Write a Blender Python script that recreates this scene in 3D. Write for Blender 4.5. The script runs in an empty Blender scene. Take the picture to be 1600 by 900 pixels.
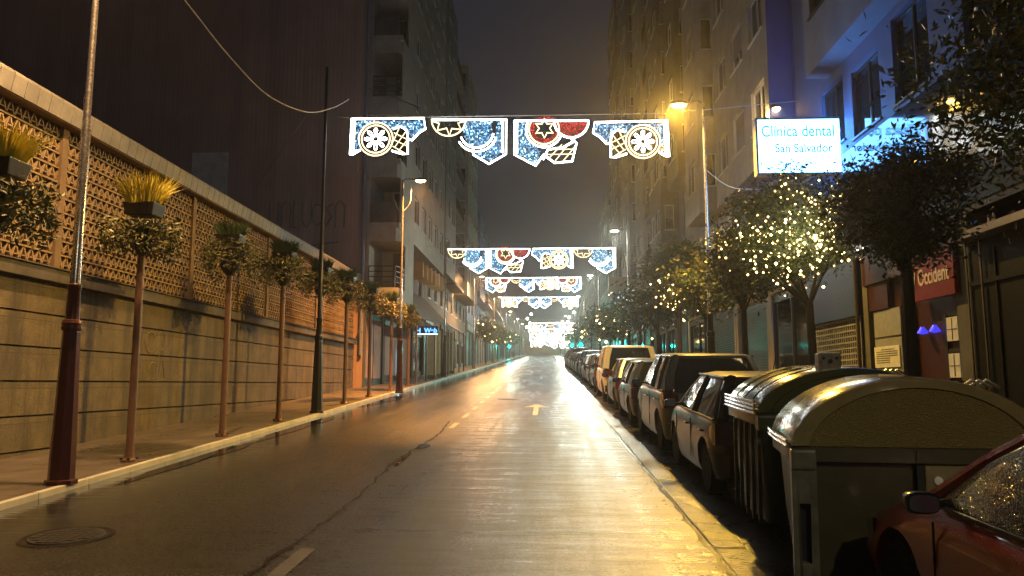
import bpy, bmesh, math, random
import numpy as np
from mathutils import Vector, Matrix
R = math.radians
random.seed(7)
S = 0.045           # the street climbs 4.5 %
HC = 1.75           # eye height
SLOPE = math.atan(S)
scene = bpy.context.scene
col = scene.collection

# ---------------------------------------------------------------- camera
cam_d = bpy.data.cameras.new('camera')
cam = bpy.data.objects.new('camera', cam_d); col.objects.link(cam)
cam_d.sensor_width = 36; cam_d.lens = 27.0
cam_d.clip_start = 0.05; cam_d.clip_end = 2000
cam.location = (0, 0, HC)
cam.rotation_euler = (R(90 + 7.12), 0, R(2.53))
scene.camera = cam

# ---------------------------------------------------------------- world: night sky with a dull city glow
w = bpy.data.worlds.new('World'); scene.world = w
w.use_nodes = True
nt = w.node_tree; nt.nodes.clear()
out = nt.nodes.new('ShaderNodeOutputWorld')
sky = nt.nodes.new('ShaderNodeTexSky'); sky.sky_type = 'NISHITA'; sky.sun_disc = False
sky.sun_elevation = R(-4); sky.sun_rotation = R(200); sky.air_density = 1.5; sky.dust_density = 3
bg1 = nt.nodes.new('ShaderNodeBackground'); bg1.inputs['Strength'].default_value = 0.05
bg2 = nt.nodes.new('ShaderNodeBackground'); bg2.inputs['Color'].default_value = (0.64, 0.68, 1.0, 1)
bg2.inputs['Strength'].default_value = 0.023
addn = nt.nodes.new('ShaderNodeAddShader')
nt.links.new(sky.outputs[0], bg1.inputs['Color'])
nt.links.new(bg1.outputs[0], addn.inputs[0]); nt.links.new(bg2.outputs[0], addn.inputs[1])
nt.links.new(addn.outputs[0], out.inputs['Surface'])

scene.view_settings.view_transform = 'Standard'
scene.view_settings.look = 'None'
scene.view_settings.exposure = 0.10
scene.view_settings.gamma = 1.0
scene.render.engine = 'CYCLES'
cy = scene.cycles
cy.use_denoising = True
try: cy.denoiser = 'OPENIMAGEDENOISE'
except Exception: pass
cy.max_bounces = 5; cy.diffuse_bounces = 2; cy.glossy_bounces = 4
cy.transmission_bounces = 4; cy.transparent_max_bounces = 8; cy.volume_bounces = 0
cy.sample_clamp_indirect = 4.0
cy.caustics_reflective = False; cy.caustics_refractive = False
cy.use_light_tree = True

# ---------------------------------------------------------------- measuring helpers
def ray(px, py):
    v = ((px - 800) / 1200, 1.0, -(py - 450) / 1200)
    c, s = math.cos(R(7.12)), math.sin(R(7.12)); v = (v[0], c * v[1] - s * v[2], s * v[1] + c * v[2])
    c, s = math.cos(R(2.53)), math.sin(R(2.53)); return Vector((c * v[0] - s * v[1], s * v[0] + c * v[1], v[2]))
def at(px, py, Y):
    d = ray(px, py); return d * (Y / d.y) + Vector((0, 0, HC))
def onX(px, py, X):
    d = ray(px, py); return d * (X / d.x) + Vector((0, 0, HC))
def zr(y): return S * min(y, 235.0)

# ---------------------------------------------------------------- materials
MAT = {}
def nm(name):
    m = bpy.data.materials.new(name); m.use_nodes = True
    t = m.node_tree; b = t.nodes['Principled BSDF']
    MAT[name] = m
    return m, t, b
def link(t, a, b): t.links.new(a, b)
def noise(t, scale, detail=4, rough=.55, coords=None, vec=None):
    n = t.nodes.new('ShaderNodeTexNoise'); n.inputs['Scale'].default_value = scale
    n.inputs['Detail'].default_value = detail; n.inputs['Roughness'].default_value = rough
    if vec is not None: t.links.new(vec, n.inputs['Vector'])
    return n
def objco(t, scale=(1, 1, 1)):
    c = t.nodes.new('ShaderNodeTexCoord'); mp = t.nodes.new('ShaderNodeMapping')
    mp.inputs['Scale'].default_value = scale
    t.links.new(c.outputs['Object'], mp.inputs['Vector']); return mp.outputs[0]
def ramp(t, fac, stops):
    r = t.nodes.new('ShaderNodeValToRGB'); e = r.color_ramp.elements
    e[0].position, e[0].color = stops[0][0], (*stops[0][1], 1)
    e[1].position, e[1].color = stops[-1][0], (*stops[-1][1], 1)
    for p, c in stops[1:-1]:
        x = e.new(p); x.color = (*c, 1)
    t.links.new(fac, r.inputs[0]); return r.outputs[0]
def mrange(t, v, a, b, c, d):
    m = t.nodes.new('ShaderNodeMapRange')
    for k, x in zip(('From Min', 'From Max', 'To Min', 'To Max'), (a, b, c, d)): m.inputs[k].default_value = x
    t.links.new(v, m.inputs['Value']); return m.outputs[0]
def bump(t, b, h, strength, dist=.02, normal=None):
    n = t.nodes.new('ShaderNodeBump'); n.inputs['Strength'].default_value = strength; n.inputs['Distance'].default_value = dist
    t.links.new(h, n.inputs['Height'])
    if normal is not None: t.links.new(normal, n.inputs['Normal'])
    if b is not None: t.links.new(n.outputs[0], b.inputs['Normal'])
    return n.outputs[0]
def math_(t, op, a, b_=None, c=None):
    m = t.nodes.new('ShaderNodeMath'); m.operation = op
    for i, v in enumerate((a, b_, c)):
        if v is None: continue
        if isinstance(v, (int, float)): m.inputs[i].default_value = v
        else: t.links.new(v, m.inputs[i])
    return m.outputs[0]
def mixc(t, fac, a, b_):
    m = t.nodes.new('ShaderNodeMix'); m.data_type = 'RGBA'
    for i, v in ((0, fac), (6, a), (7, b_)):
        if isinstance(v, tuple): m.inputs[i].default_value = (*v, 1)
        elif isinstance(v, float): m.inputs[i].default_value = v
        else: t.links.new(v, m.inputs[i])
    return m.outputs[2]

def rough_mat(name, c, rough=.8, var=.25, scale=3, bs=.15, stretch=(1, 1, 1), bscale=60, metallic=0, spec=.5):
    """weathered plain surface: blotches, vertical streaks and a fine bump"""
    m, t, b = nm(name)
    co = objco(t, stretch)
    n = noise(t, scale, 6, .62, vec=co)
    lo = tuple(x * (1 - var) for x in c); hi = tuple(min(1, x * (1 + var)) for x in c)
    cc = ramp(t, n.outputs[0], [(.3, lo), (.7, hi)])
    st = noise(t, 1.0, 5, .7, vec=objco(t, (3.2, 3.2, .22)))
    cc = mixc(t, mrange(t, st.outputs[0], .5, .72, 0.0, .45 * min(1, var * 3)), cc, tuple(x * .45 for x in c))
    link(t, cc, b.inputs['Base Color'])
    b.inputs['Roughness'].default_value = rough; b.inputs['Metallic'].default_value = metallic
    b.inputs['Specular IOR Level'].default_value = spec
    if bs: bump(t, b, noise(t, bscale, 3, .6, vec=objco(t)).outputs[0], bs, .01)
    return m
def plain(name, c, rough=.5, metallic=0, coat=0, bs=0, bscale=80, spec=.5):
    m, t, b = nm(name)
    n = noise(t, 9, 4, .6, vec=objco(t))
    link(t, ramp(t, n.outputs[0], [(.3, tuple(x * .85 for x in c)), (.7, tuple(min(1, x * 1.12) for x in c))]), b.inputs['Base Color'])
    b.inputs['Metallic'].default_value = metallic; b.inputs['Coat Weight'].default_value = coat
    b.inputs['Coat Roughness'].default_value = .06; b.inputs['Specular IOR Level'].default_value = spec
    link(t, mrange(t, noise(t, 25, 4, .6, vec=objco(t)).outputs[0], .3, .7, rough * .8, min(1, rough * 1.25)), b.inputs['Roughness'])
    if bs: bump(t, b, noise(t, bscale, 3, .6, vec=objco(t)).outputs[0], bs, .005)
    return m
def emis(name, c, s, var=0.0, base=(.02, .02, .02)):
    m, t, b = nm(name)
    b.inputs['Base Color'].default_value = (*base, 1)
    b.inputs['Emission Color'].default_value = (*c, 1); b.inputs['Emission Strength'].default_value = s
    if var:
        g = t.nodes.new('ShaderNodeNewGeometry')
        p = math_(t, 'POWER', g.outputs['Random Per Island'], 2.0)
        link(t, mrange(t, p, 0, 1, s * (1 - var), s * (1 + var)), b.inputs['Emission Strength'])
    return m
def paint(name, c, metallic=.3, wet=.25):
    wet *= .35 if name != 'paint_red' else 1; metallic *= .6
    """car paint with rain drops"""
    m, t, b = nm(name)
    b.inputs['Base Color'].default_value = (*c, 1)
    b.inputs['Metallic'].default_value = metallic; b.inputs['Roughness'].default_value = .3
    b.inputs['Coat Weight'].default_value = 1 if name == 'paint_red' else .35; b.inputs['Coat Roughness'].default_value = .04; b.inputs['Specular IOR Level'].default_value = .3
    v = t.nodes.new('ShaderNodeTexVoronoi'); v.inputs['Scale'].default_value = 75
    link(t, objco(t), v.inputs['Vector'])
    d = mrange(t, v.outputs['Distance'], 0.1, .42, 1, 0)
    bn = bump(t, None, d, wet, .004)
    link(t, bn, b.inputs['Normal']); link(t, bn, b.inputs['Coat Normal'])
    return m
def shopglass(name, c=(.012, .014, .018), rough=.06, wet=0):
    m, t, b = nm(name)
    b.inputs['Base Color'].default_value = (*c, 1); b.inputs['Roughness'].default_value = rough
    b.inputs['Specular IOR Level'].default_value = .9
    if wet:
        v = t.nodes.new('ShaderNodeTexVoronoi'); v.inputs['Scale'].default_value = 95
        link(t, objco(t), v.inputs['Vector'])
        bump(t, b, mrange(t, v.outputs['Distance'], 0.08, .4, 1, 0), wet, .006)
        n = noise(t, 120, 2, .7, vec=objco(t))
        link(t, ramp(t, n.outputs[0], [(.5, c), (.62, (.22, .21, .19))]), b.inputs['Base Color'])
    return m

# --- road: wet asphalt, smoother film of water by the left kerb and in ruts
m, t, b = nm('wet_asphalt')
co = t.nodes.new('ShaderNodeTexCoord'); sep = t.nodes.new('ShaderNodeSeparateXYZ')
link(t, co.outputs['Object'], sep.inputs[0])
X = sep.outputs[0]
patch = noise(t, .35, 5, .6, vec=objco(t, (1.2, .5, 1)))
fine = noise(t, 62, 3, .75, vec=objco(t))
tread0 = noise(t, .9, 4, .6, vec=objco(t, (1.6, .12, 1)))
band = noise(t, 1.0, 5, .72, vec=objco(t, (1.1, 7.0, 1)))
class _T: pass
tread = _T(); tread.outputs = [math_(t, 'ADD', math_(t, 'MULTIPLY', tread0.outputs[0], .5), math_(t, 'MULTIPLY', band.outputs[0], .5))]
cc = ramp(t, patch.outputs[0], [(.3, (.014, .0145, .0135)), (.7, (.034, .035, .032))])
gr = ramp(t, fine.outputs[0], [(.38, (.35, .35, .35)), (.66, (2.1, 2.1, 2.1))])
mx = t.nodes.new('ShaderNodeMix'); mx.data_type = 'RGBA'; mx.blend_type = 'MULTIPLY'; mx.inputs[0].default_value = 1
link(t, cc, mx.inputs[6]); link(t, gr, mx.inputs[7])
link(t, mx.outputs[2], b.inputs['Base Color'])
edge = math_(t, 'ADD', X, math_(t, 'MULTIPLY', math_(t, 'SUBTRACT', patch.outputs[0], .5), 2.2))
film = mrange(t, edge, -5.3, -4.2, 0.0, 1.0)            # 0 = standing water beside the kerb
leftl = mrange(t, X, -3.0, -1.2, 0.0, 1.0)              # right lane more worn and open textured
base_r = mrange(t, tread.outputs[0], .38, .62, .20, .50)
base_l = mrange(t, tread.outputs[0], .3, .7, .20, .32)
rr = math_(t, 'ADD', math_(t, 'MULTIPLY', base_l, math_(t, 'SUBTRACT', 1.0, leftl)), math_(t, 'MULTIPLY', base_r, leftl))
rr = math_(t, 'ADD', math_(t, 'MULTIPLY', rr, film), math_(t, 'MULTIPLY', math_(t, 'SUBTRACT', 1.0, film), .05))
spk = mrange(t, noise(t, 34, 4, .75, vec=objco(t)).outputs[0], .35, .65, -.08, .09)
rr = math_(t, 'MAXIMUM', math_(t, 'ADD', rr, math_(t, 'MULTIPLY', spk, film)), .04)
link(t, rr, b.inputs['Roughness'])
b.inputs['Specular IOR Level'].default_value = 1.0
hgt = math_(t, 'MULTIPLY', fine.outputs[0], math_(t, 'ADD', math_(t, 'MULTIPLY', film, .9), .04))
wav = noise(t, 1.0, 4, .6, vec=objco(t, (.45, 6.5, 1)))
n1 = bump(t, None, wav.outputs[0], .30, .02)
bump(t, b, hgt, .55, .008, n1)

def slabmat(name, c, rough, sx=2.5, bs=.3, wet=.2):
    m, t, b = nm(name)
    br = t.nodes.new('ShaderNodeTexBrick'); br.inputs['Scale'].default_value = sx
    br.inputs['Mortar Size'].default_value = .018; br.inputs['Brick Width'].default_value = 1.0; br.inputs['Row Height'].default_value = 1.0
    br.offset = 0
    br.inputs['Color1'].default_value = (*c, 1); br.inputs['Color2'].default_value = (*[x * .8 for x in c], 1)
    br.inputs['Mortar'].default_value = (*[x * .3 for x in c], 1)
    link(t, objco(t), br.inputs['Vector'])
    n = noise(t, .7, 6, .65, vec=objco(t))
    link(t, mixc(t, mrange(t, n.outputs[0], .4, .75, 0.0, .7), br.outputs['Color'], tuple(x * .45 for x in c)), b.inputs['Base Color'])
    link(t, mrange(t, n.outputs[0], .35, .65, rough + wet, rough - wet * .6), b.inputs['Roughness'])
    n2 = noise(t, 90, 3, .6, vec=objco(t))
    h = math_(t, 'ADD', math_(t, 'MULTIPLY', br.outputs['Fac'], -1.0), math_(t, 'MULTIPLY', n2.outputs[0], .5))
    bump(t, b, h, bs, .008)
    return m
slabmat('pavement_tiles', (.17, .14, .115), .33, 2.6, .35, .16)
slabmat('parking_setts', (.022, .02, .018), .24, 8.5, 1.0, .14)
rough_mat('kerb_stone', (.62, .60, .54), .4, .2, 2, .2)
rough_mat('kerb_grey', (.26, .25, .23), .38, .3, 2, .2)
rough_mat('gutter_concrete', (.085, .08, .065), .24, .5, 6, 1.0, bscale=30)
rough_mat('road_paint', (.50, .49, .46), .38, .5, 14, .3, bscale=120)
rough_mat('road_paint_worn', (.17, .16, .145), .34, .5, 14, .3, bscale=120)
rough_mat('crack_tar', (.014, .013, .012), .25, .3, 8, .2)
plain('puddle_water', (.01, .01, .012), .02)
rough_mat('manhole_iron', (.04, .037, .034), .35, .4, 30, .9, bscale=50)
rough_mat('ground_earth', (.05, .047, .042), .9, .3, .2, .1)
# walls
def stonemat():
    m, t, b = nm('wall_stone')
    co = t.nodes.new('ShaderNodeTexCoord'); sp = t.nodes.new('ShaderNodeSeparateXYZ'); link(t, co.outputs['Object'], sp.inputs[0])
    cb = t.nodes.new('ShaderNodeCombineXYZ'); link(t, sp.outputs[1], cb.inputs[0]); link(t, sp.outputs[2], cb.inputs[1])
    br = t.nodes.new('ShaderNodeTexBrick'); br.inputs['Scale'].default_value = 1; br.inputs['Brick Width'].default_value = 1.25
    br.inputs['Row Height'].default_value = .56; br.inputs['Mortar Size'].default_value = .006; br.offset = .37
    br.inputs['Color1'].default_value = (.235, .185, .105, 1); br.inputs['Color2'].default_value = (.17, .135, .08, 1); br.inputs['Mortar'].default_value = (.05, .045, .035, 1)
    link(t, cb.outputs[0], br.inputs['Vector'])
    n = noise(t, 1.6, 8, .72, vec=objco(t)); st = noise(t, 1, 6, .7, vec=objco(t, (2.4, 2.4, .3)))
    c1 = mixc(t, mrange(t, n.outputs[0], .40, .62, 0.0, .85), br.outputs['Color'], (.10, .08, .045))
    c2 = mixc(t, mrange(t, st.outputs[0], .46, .62, 0.0, .75), c1, (.045, .042, .034))
    sp_ = noise(t, 38, 4, .8, vec=objco(t)); c2 = mixc(t, mrange(t, sp_.outputs[0], .42, .62, 0.0, .7), c2, (.04, .034, .022))
    link(t, c2, b.inputs['Base Color']); b.inputs['Roughness'].default_value = .72
    n3 = noise(t, 45, 4, .7, vec=objco(t)); bump(t, b, n3.outputs[0], .55, .014)
stonemat()
rough_mat('lattice_block', (.26, .185, .10), .75, .3, 2.5, .3)
rough_mat('lattice_backing', (.19, .13, .075), .9, .3, 2.5, .1)
rough_mat('wall_ledge', (.085, .075, .06), .7, .4, 3, .3)
rough_mat('coping_tile', (.20, .19, .165), .6, .25, 3, .15)
m, t, b = nm('blind_wall')      # ribbed render of the windowless side wall
wv = t.nodes.new('ShaderNodeTexWave'); wv.inputs['Scale'].default_value = 1.6; wv.inputs['Distortion'].default_value = .2
wv.bands_direction = 'X'; link(t, objco(t), wv.inputs['Vector'])
n = noise(t, .25, 6, .65, vec=objco(t)); st = noise(t, 1, 6, .7, vec=objco(t, (1.2, 1.2, .08)))
c1 = ramp(t, n.outputs[0], [(.3, (.38, .25, .20)), (.7, (.55, .37, .31))])
c2 = mixc(t, mrange(t, st.outputs[0], .45, .7, 0.0, .5), c1, (.22, .155, .13))
link(t, c2, b.inputs['Base Color']); b.inputs['Roughness'].default_value = .85
bump(t, b, wv.outputs['Fac'], .16, .03)
rough_mat('render_beige', (.33, .32, .28), .8, .2, 1.5, .15)
rough_mat('render_grey', (.25, .25, .255), .8, .22, 1.5, .15)
rough_mat('render_brown', (.20, .185, .17), .8, .22, 1.5, .15)
rough_mat('render_white', (.20, .23, .33), .7, .12, 1.5, .1)
rough_mat('render_blue', (.20, .24, .36), .7, .15, 1.5, .1)
rough_mat('render_signlit_blue', (.03, .07, .30), .6, .15, 1.5, .1)  # saturated blue is the dental sign's light, put into the wall colour
rough_mat('render_lilac', (.10, .15, .32), .6, .12, 1.5, .1)
rough_mat('render_cream', (.50, .40, .22), .75, .15, 1.5, .1)
rough_mat('render_orange', (.62, .36, .16), .75, .15, 1.5, .1)
rough_mat('concrete_dark', (.10, .098, .095), .8, .3, 1.5, .15)
rough_mat('roller_shutter', (.24, .24, .24), .5, .2, 1.5, 0)
rough_mat('roller_dark', (.045, .04, .038), .45, .3, 1.5, 0)
rough_mat('roller_teal', (.17, .24, .25), .35, .2, 1.5, 0, metallic=.5)
plain('frame_white', (.55, .56, .57), .4)
plain('frame_dark', (.03, .03, .032), .4)
plain('rail_iron', (.05, .045, .04), .4, .6)
plain('black_panel', (.004, .004, .005), .6, 0, 0, spec=.12)
plain('bronze_trim', (.22, .17, .11), .35, .7)
plain('red_panel', (.19, .018, .015), .35)
plain('red_dark', (.045, .010, .010), .4)
plain('blue_fascia', (.018, .035, .16), .35)
plain('grey_panel', (.30, .32, .36), .5)
plain('white_card', (.78, .80, .84), .5)
plain('text_grey', (.12, .13, .15), .6)
plain('text_pale', (.75, .62, .55), .5)
shopglass('dark_glass'); shopglass('clad_glass', (.03, .05, .09), .075)
shopglass('wet_glass', (.02, .02, .022), .1, .5)
m, t, b = nm('mirror_glass'); b.inputs['Base Color'].default_value = (.55, .55, .6, 1); b.inputs['Metallic'].default_value = 1; b.inputs['Roughness'].default_value = .12
# metal, plastic, rubber
plain('post_maroon', (.075, .022, .02), .35, .2, .3, .15, 40)
plain('post_steel', (.42, .40, .38), .25, .9)
plain('post_rust', (.17, .095, .06), .45, .3, 0, .3, 50)
plain('post_dark', (.03, .03, .033), .35, .5)
plain('planter_black', (.014, .013, .012), .4, 0, 0, .1)
plain('cable_grey', (.35, .33, .30), .5)
plain('bin_green', (.022, .040, .020), .36, 0, .2, .08, 120)
plain('bin_lid_green', (.03, .052, .028), .22, 0, .6, .05, 120)
plain('bin_brown', (.062, .050, .026), .4, 0, .15, .12, 90)
plain('bin_lid_brown', (.21, .165, .065), .22, 0, .6, .05, 90)
plain('bin_steel', (.38, .35, .28), .3, .85, 0, .1)
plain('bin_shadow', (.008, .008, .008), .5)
plain('rubber', (.006, .006, .006), .75, spec=.15)
plain('rim_alloy', (.35, .35, .36), .3, .9)
plain('plastic_black', (.008, .008, .009), .3, spec=.35)
plain('chrome', (.75, .75, .78), .12, 1.0)
plain('plate_white', (.7, .7, .68), .4)
plain('tail_red', (.13, .006, .006), .15, 0, .8)
plain('reflector_white', (.85, .8, .75), .2)
plain('bark', (.04, .032, .026), .6, 0, 0, .6, 30)
m, t, b = nm('dimpled_lamplit_face')
b.inputs['Base Color'].default_value = (.30, .225, .07, 1); b.inputs['Roughness'].default_value = .27; b.inputs['Specular IOR Level'].default_value = .9  # golden patch of lamp light on the bin end, put into the base colour
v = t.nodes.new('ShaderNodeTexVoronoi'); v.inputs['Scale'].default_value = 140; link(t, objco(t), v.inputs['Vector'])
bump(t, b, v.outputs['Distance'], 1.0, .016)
# foliage
def leafmat(name, a, b_, rough=.42):
    m, t, b = nm(name)
    g = t.nodes.new('ShaderNodeNewGeometry')
    link(t, ramp(t, g.outputs['Random Per Island'], [(0, a), (1, b_)]), b.inputs['Base Color'])
    b.inputs['Roughness'].default_value = rough
    b.inputs['Transmission Weight'].default_value = 0
leafmat('leaf_dark', (.02, .042, .036), (.055, .09, .07))
leafmat('leaf_green', (.028, .055, .022), (.08, .13, .045))
leafmat('leaf_olive', (.07, .07, .02), (.17, .15, .045))
leafmat('leaf_straw', (.40, .34, .03), (.62, .52, .08))
leafmat('leaf_basket', (.05, .06, .02), (.20, .19, .06))
# lights
emis('led_white', (.97, 1, .95), 14)
emis('led_gold', (1, .76, .40), 3.0)
emis('led_blue', (.14, .43, .85), 1.2, .9)
emis('led_cyan', (.40, .78, 1), 4, .7)
emis('led_red', (.9, .035, .03), 1.0, .8)
emis('bulb_warm', (1, .70, .26), 13, .75)
emis('lens_orange', (1, .50, .16), 32)
emis('lens_yellow', (1, .62, .16), 40)
emis('lens_white', (1, .88, .70), 30)
emis('sign_face', (.13, .42, 1), 15)
emis('sign_turquoise', (.05, .60, .50), .8)
emis('sign_grey', (.10, .22, .30), .5)
emis('sign_faint', (.62, .78, .80), 1.0)
emis('signal_green', (.0, 1, .75), 60)
emis('shop_blue', (.10, .35, 1), 3.0)
emis('shop_cyan', (.25, .75, 1), 1.6)
emis('lamp_violet', (.05, .05, 1), 1.1)
emis('shop_white', (.7, .9, 1), 3.0)

# ---------------------------------------------------------------- mesh builder
class MB:
    def __init__(s): s.v = []; s.f = []
    def quad(s, a, b, c, d):
        i = len(s.v); s.v += [tuple(a), tuple(b), tuple(c), tuple(d)]; s.f.append((i, i + 1, i + 2, i + 3)); return s
    def box(s, x0, x1, y0, y1, z0, z1, slope=False):
        i = len(s.v)
        for z in (z0, z1):
            for (x, y) in ((x0, y0), (x1, y0), (x1, y1), (x0, y1)): s.v.append((x, y, z + (S * y if slope else 0)))
        s.f += [(i, i + 3, i + 2, i + 1), (i + 4, i + 5, i + 6, i + 7), (i, i + 1, i + 5, i + 4), (i + 1, i + 2, i + 6, i + 5), (i + 2, i + 3, i + 7, i + 6), (i + 3, i, i + 4, i + 7)]
        return s
    def obox(s, o, u, v, n, a, b, c):
        """box from corner o along unit vectors u, v, n"""
        o, u, v, n = Vector(o), Vector(u) * a, Vector(v) * b, Vector(n) * c
        i = len(s.v)
        for k in (0, 1):
            for p in (o, o + u, o + u + v, o + v): s.v.append(tuple(p + n * k))
        s.f += [(i, i + 3, i + 2, i + 1), (i + 4, i + 5, i + 6, i + 7), (i, i + 1, i + 5, i + 4), (i + 1, i + 2, i + 6, i + 5), (i + 2, i + 3, i + 7, i + 6), (i + 3, i, i + 4, i + 7)]
        return s
    def bar(s, a, b, w, h=None):
        a, b = Vector(a), Vector(b); d = b - a; L = d.length
        if L < 1e-6: return s
        d /= L; h = h or w
        up = Vector((0, 0, 1)) if abs(d.z) < .95 else Vector((1, 0, 0))
        n = d.cross(up).normalized(); m = n.cross(d)
        return s.obox(a - n * w / 2 - m * h / 2, n, m, d, w, h, L)
    def tube(s, pts, r, seg=8, closed=False, cap=True):
        pts = [Vector(p) for p in pts]; n = len(pts)
        rr = r if isinstance(r, (list, tuple)) else [r] * n
        base = len(s.v); prev = None
        for i, p in enumerate(pts):
            if closed: d = pts[(i + 1) % n] - pts[i - 1]
            else: d = pts[min(i + 1, n - 1)] - pts[max(i - 1, 0)]
            d.normalize()
            if prev is None:
                up = Vector((0, 0, 1)) if abs(d.z) < .9 else Vector((1, 0, 0))
                a = d.cross(up).normalized()
            else:
                a = (prev - d * prev.dot(d)).normalized()
            prev = a; b = d.cross(a)
            for k in range(seg):
                t_ = 2 * math.pi * k / seg
                s.v.append(tuple(p + (a * math.cos(t_) + b * math.sin(t_)) * rr[i]))
        for i in range(n if closed else n - 1):
            j = (i + 1) % n
            for k in range(seg):
                l = (k + 1) % seg
                s.f.append((base + i * seg + k, base + i * seg + l, base + j * seg + l, base + j * seg + k))
        if cap and not closed:
            s.f.append(tuple(base + k for k in range(seg))[::-1]); s.f.append(tuple(base + (n - 1) * seg + k for k in range(seg)))
        return s
    def lathe(s, prof, seg=16, c=(0, 0, 0), axis='z', cap=True):
        base = len(s.v)
        for (r, h) in prof:
            for k in range(seg):
                t_ = 2 * math.pi * (k + .5) / seg; a, b = r * math.cos(t_), r * math.sin(t_)
                p = (a, b, h) if axis == 'z' else ((h, a, b) if axis == 'x' else (a, h, b))
                s.v.append((c[0] + p[0], c[1] + p[1], c[2] + p[2]))
        for i in range(len(prof) - 1):
            for k in range(seg):
                l = (k + 1) % seg
                s.f.append((base + i * seg + k, base + i * seg + l, base + (i + 1) * seg + l, base + (i + 1) * seg + k))
        if cap:
            s.f.append(tuple(base + k for k in range(seg))[::-1]); s.f.append(tuple(base + (len(prof) - 1) * seg + k for k in range(seg)))
        return s
    def loft(s, rings, cap=True, closed=True):
        base = len(s.v); n = len(rings[0])
        for r_ in rings: s.v += [tuple(p) for p in r_]
        for i in range(len(rings) - 1):
            for k in range(n if closed else n - 1):
                l = (k + 1) % n
                s.f.append((base + i * n + k, base + i * n + l, base + (i + 1) * n + l, base + (i + 1) * n + k))
        if cap:
            s.f.append(tuple(base + k for k in range(n))[::-1]); s.f.append(tuple(base + (len(rings) - 1) * n + k for k in range(n)))
        return s
    def prism(s, poly, y0, y1, plane='xz'):
        def P(p, y): return (p[0], y, p[1]) if plane == 'xz' else (y, p[0], p[1])
        return s.loft([[P(p, y0) for p in poly], [P(p, y1) for p in poly]])
    def octa(s, c, r):
        i = len(s.v); x, y, z = c
        s.v += [(x + r, y, z), (x - r, y, z), (x, y + r, z), (x, y - r, z), (x, y, z + r), (x, y, z - r)]
        s.f += [(i, i + 2, i + 4), (i + 2, i + 1, i + 4), (i + 1, i + 3, i + 4), (i + 3, i, i + 4), (i + 2, i, i + 5), (i + 1, i + 2, i + 5), (i + 3, i + 1, i + 5), (i, i + 3, i + 5)]
        return s
    def build(s, name, mat, parent=None, smooth=False, bevel=0, fix=True, **props):
        me = bpy.data.meshes.new(name)
        off = Vector((0, 0, 0)); p = parent
        while p is not None: off += p.location; p = p.parent
        vv = [(x - off.x, y - off.y, z - off.z) for (x, y, z) in s.v]
        me.from_pydata(vv, [], s.f)
        if fix:
            bm = bmesh.new(); bm.from_mesh(me)
            bmesh.ops.recalc_face_normals(bm, faces=bm.faces)
            if bevel:
                bmesh.ops.remove_doubles(bm, verts=bm.verts, dist=1e-5)
                es = [e for e in bm.edges if len(e.link_faces) == 2 and e.calc_face_angle(0) > .6]
                bmesh.ops.bevel(bm, geom=es, offset=bevel, segments=2, profile=.7, affect='EDGES', clamp_overlap=True)
            bm.to_mesh(me); bm.free()
        if smooth:
            for p_ in me.polygons: p_.use_smooth = True
            try: me.set_sharp_from_angle(angle=R(38))
            except Exception: pass
        me.materials.append(MAT[mat])
        o = bpy.data.objects.new(name, me); col.objects.link(o)
        if parent is not None: o.parent = parent
        for k, v_ in props.items(): o[k] = v_
        return o

def thing(name, label, cat, loc=(0, 0, 0), group=None):
    o = bpy.data.objects.new(name, None); col.objects.link(o)
    o.location = loc; o.empty_display_size = .3
    o['label'] = label; o['category'] = cat
    if group: o['group'] = group
    return o
def tag(o, label, cat, group=None):
    o['label'] = label; o['category'] = cat
    if group: o['group'] = group
    return o
def copy_tree(o, parent=None, **props):
    c = o.copy(); col.objects.link(c)
    if parent is not None: c.parent = parent
    for ch in list(o.children): copy_tree(ch, c)
    for k, v in props.items(): c[k] = v
    return c
def text_mesh(body, size, mat, name, parent, origin, u, v, align='LEFT', width=None, depth=.004, bold=0.0):
    """lettering laid out along unit vectors u (reading direction) and v (up)"""
    cu = bpy.data.curves.new(name, 'FONT'); cu.body = body; cu.size = size; cu.align_x = align
    cu.extrude = depth; cu.offset = bold
    tmp = bpy.data.objects.new('tmp_text', cu); col.objects.link(tmp)
    dg = bpy.context.evaluated_depsgraph_get(); dg.update()
    me = bpy.data.meshes.new_from_object(tmp.evaluated_get(dg)); me.name = name
    bpy.data.objects.remove(tmp); bpy.data.curves.remove(cu)
    u, v = Vector(u), Vector(v); n = u.cross(v)
    xs = [p.co.x for p in me.vertices]; W = max(xs) - min(xs); k = (width / W) if width else 1.0
    off = Vector((0, 0, 0)); p = parent
    while p is not None: off += p.location; p = p.parent
    for p in me.vertices:
        q = Vector(origin) + u * (p.co.x - (min(xs) if width else 0)) * k + v * p.co.y + n * p.co.z
        p.co = q - off
    me.materials.clear(); me.materials.append(MAT[mat])
    o = bpy.data.objects.new(name, me); col.objects.link(o); o.parent = parent
    return o
def area(name, loc, power, color, size=.35, direction=(0, 0, -1), spread=180):
    l = bpy.data.lights.new(name, 'AREA'); l.shape = 'DISK'; l.size = size; l.energy = power; l.color = color; l.spread = R(spread)
    o = bpy.data.objects.new(name, l); col.objects.link(o); o.location = loc
    o.rotation_euler = Vector(direction).to_track_quat('-Z', 'Y').to_euler()
    return o
def point(name, loc, power, color, r=.1):
    l = bpy.data.lights.new(name, 'POINT'); l.shadow_soft_size = r; l.energy = power; l.color = color
    o = bpy.data.objects.new(name, l); col.objects.link(o); o.location = loc
    return o
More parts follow.
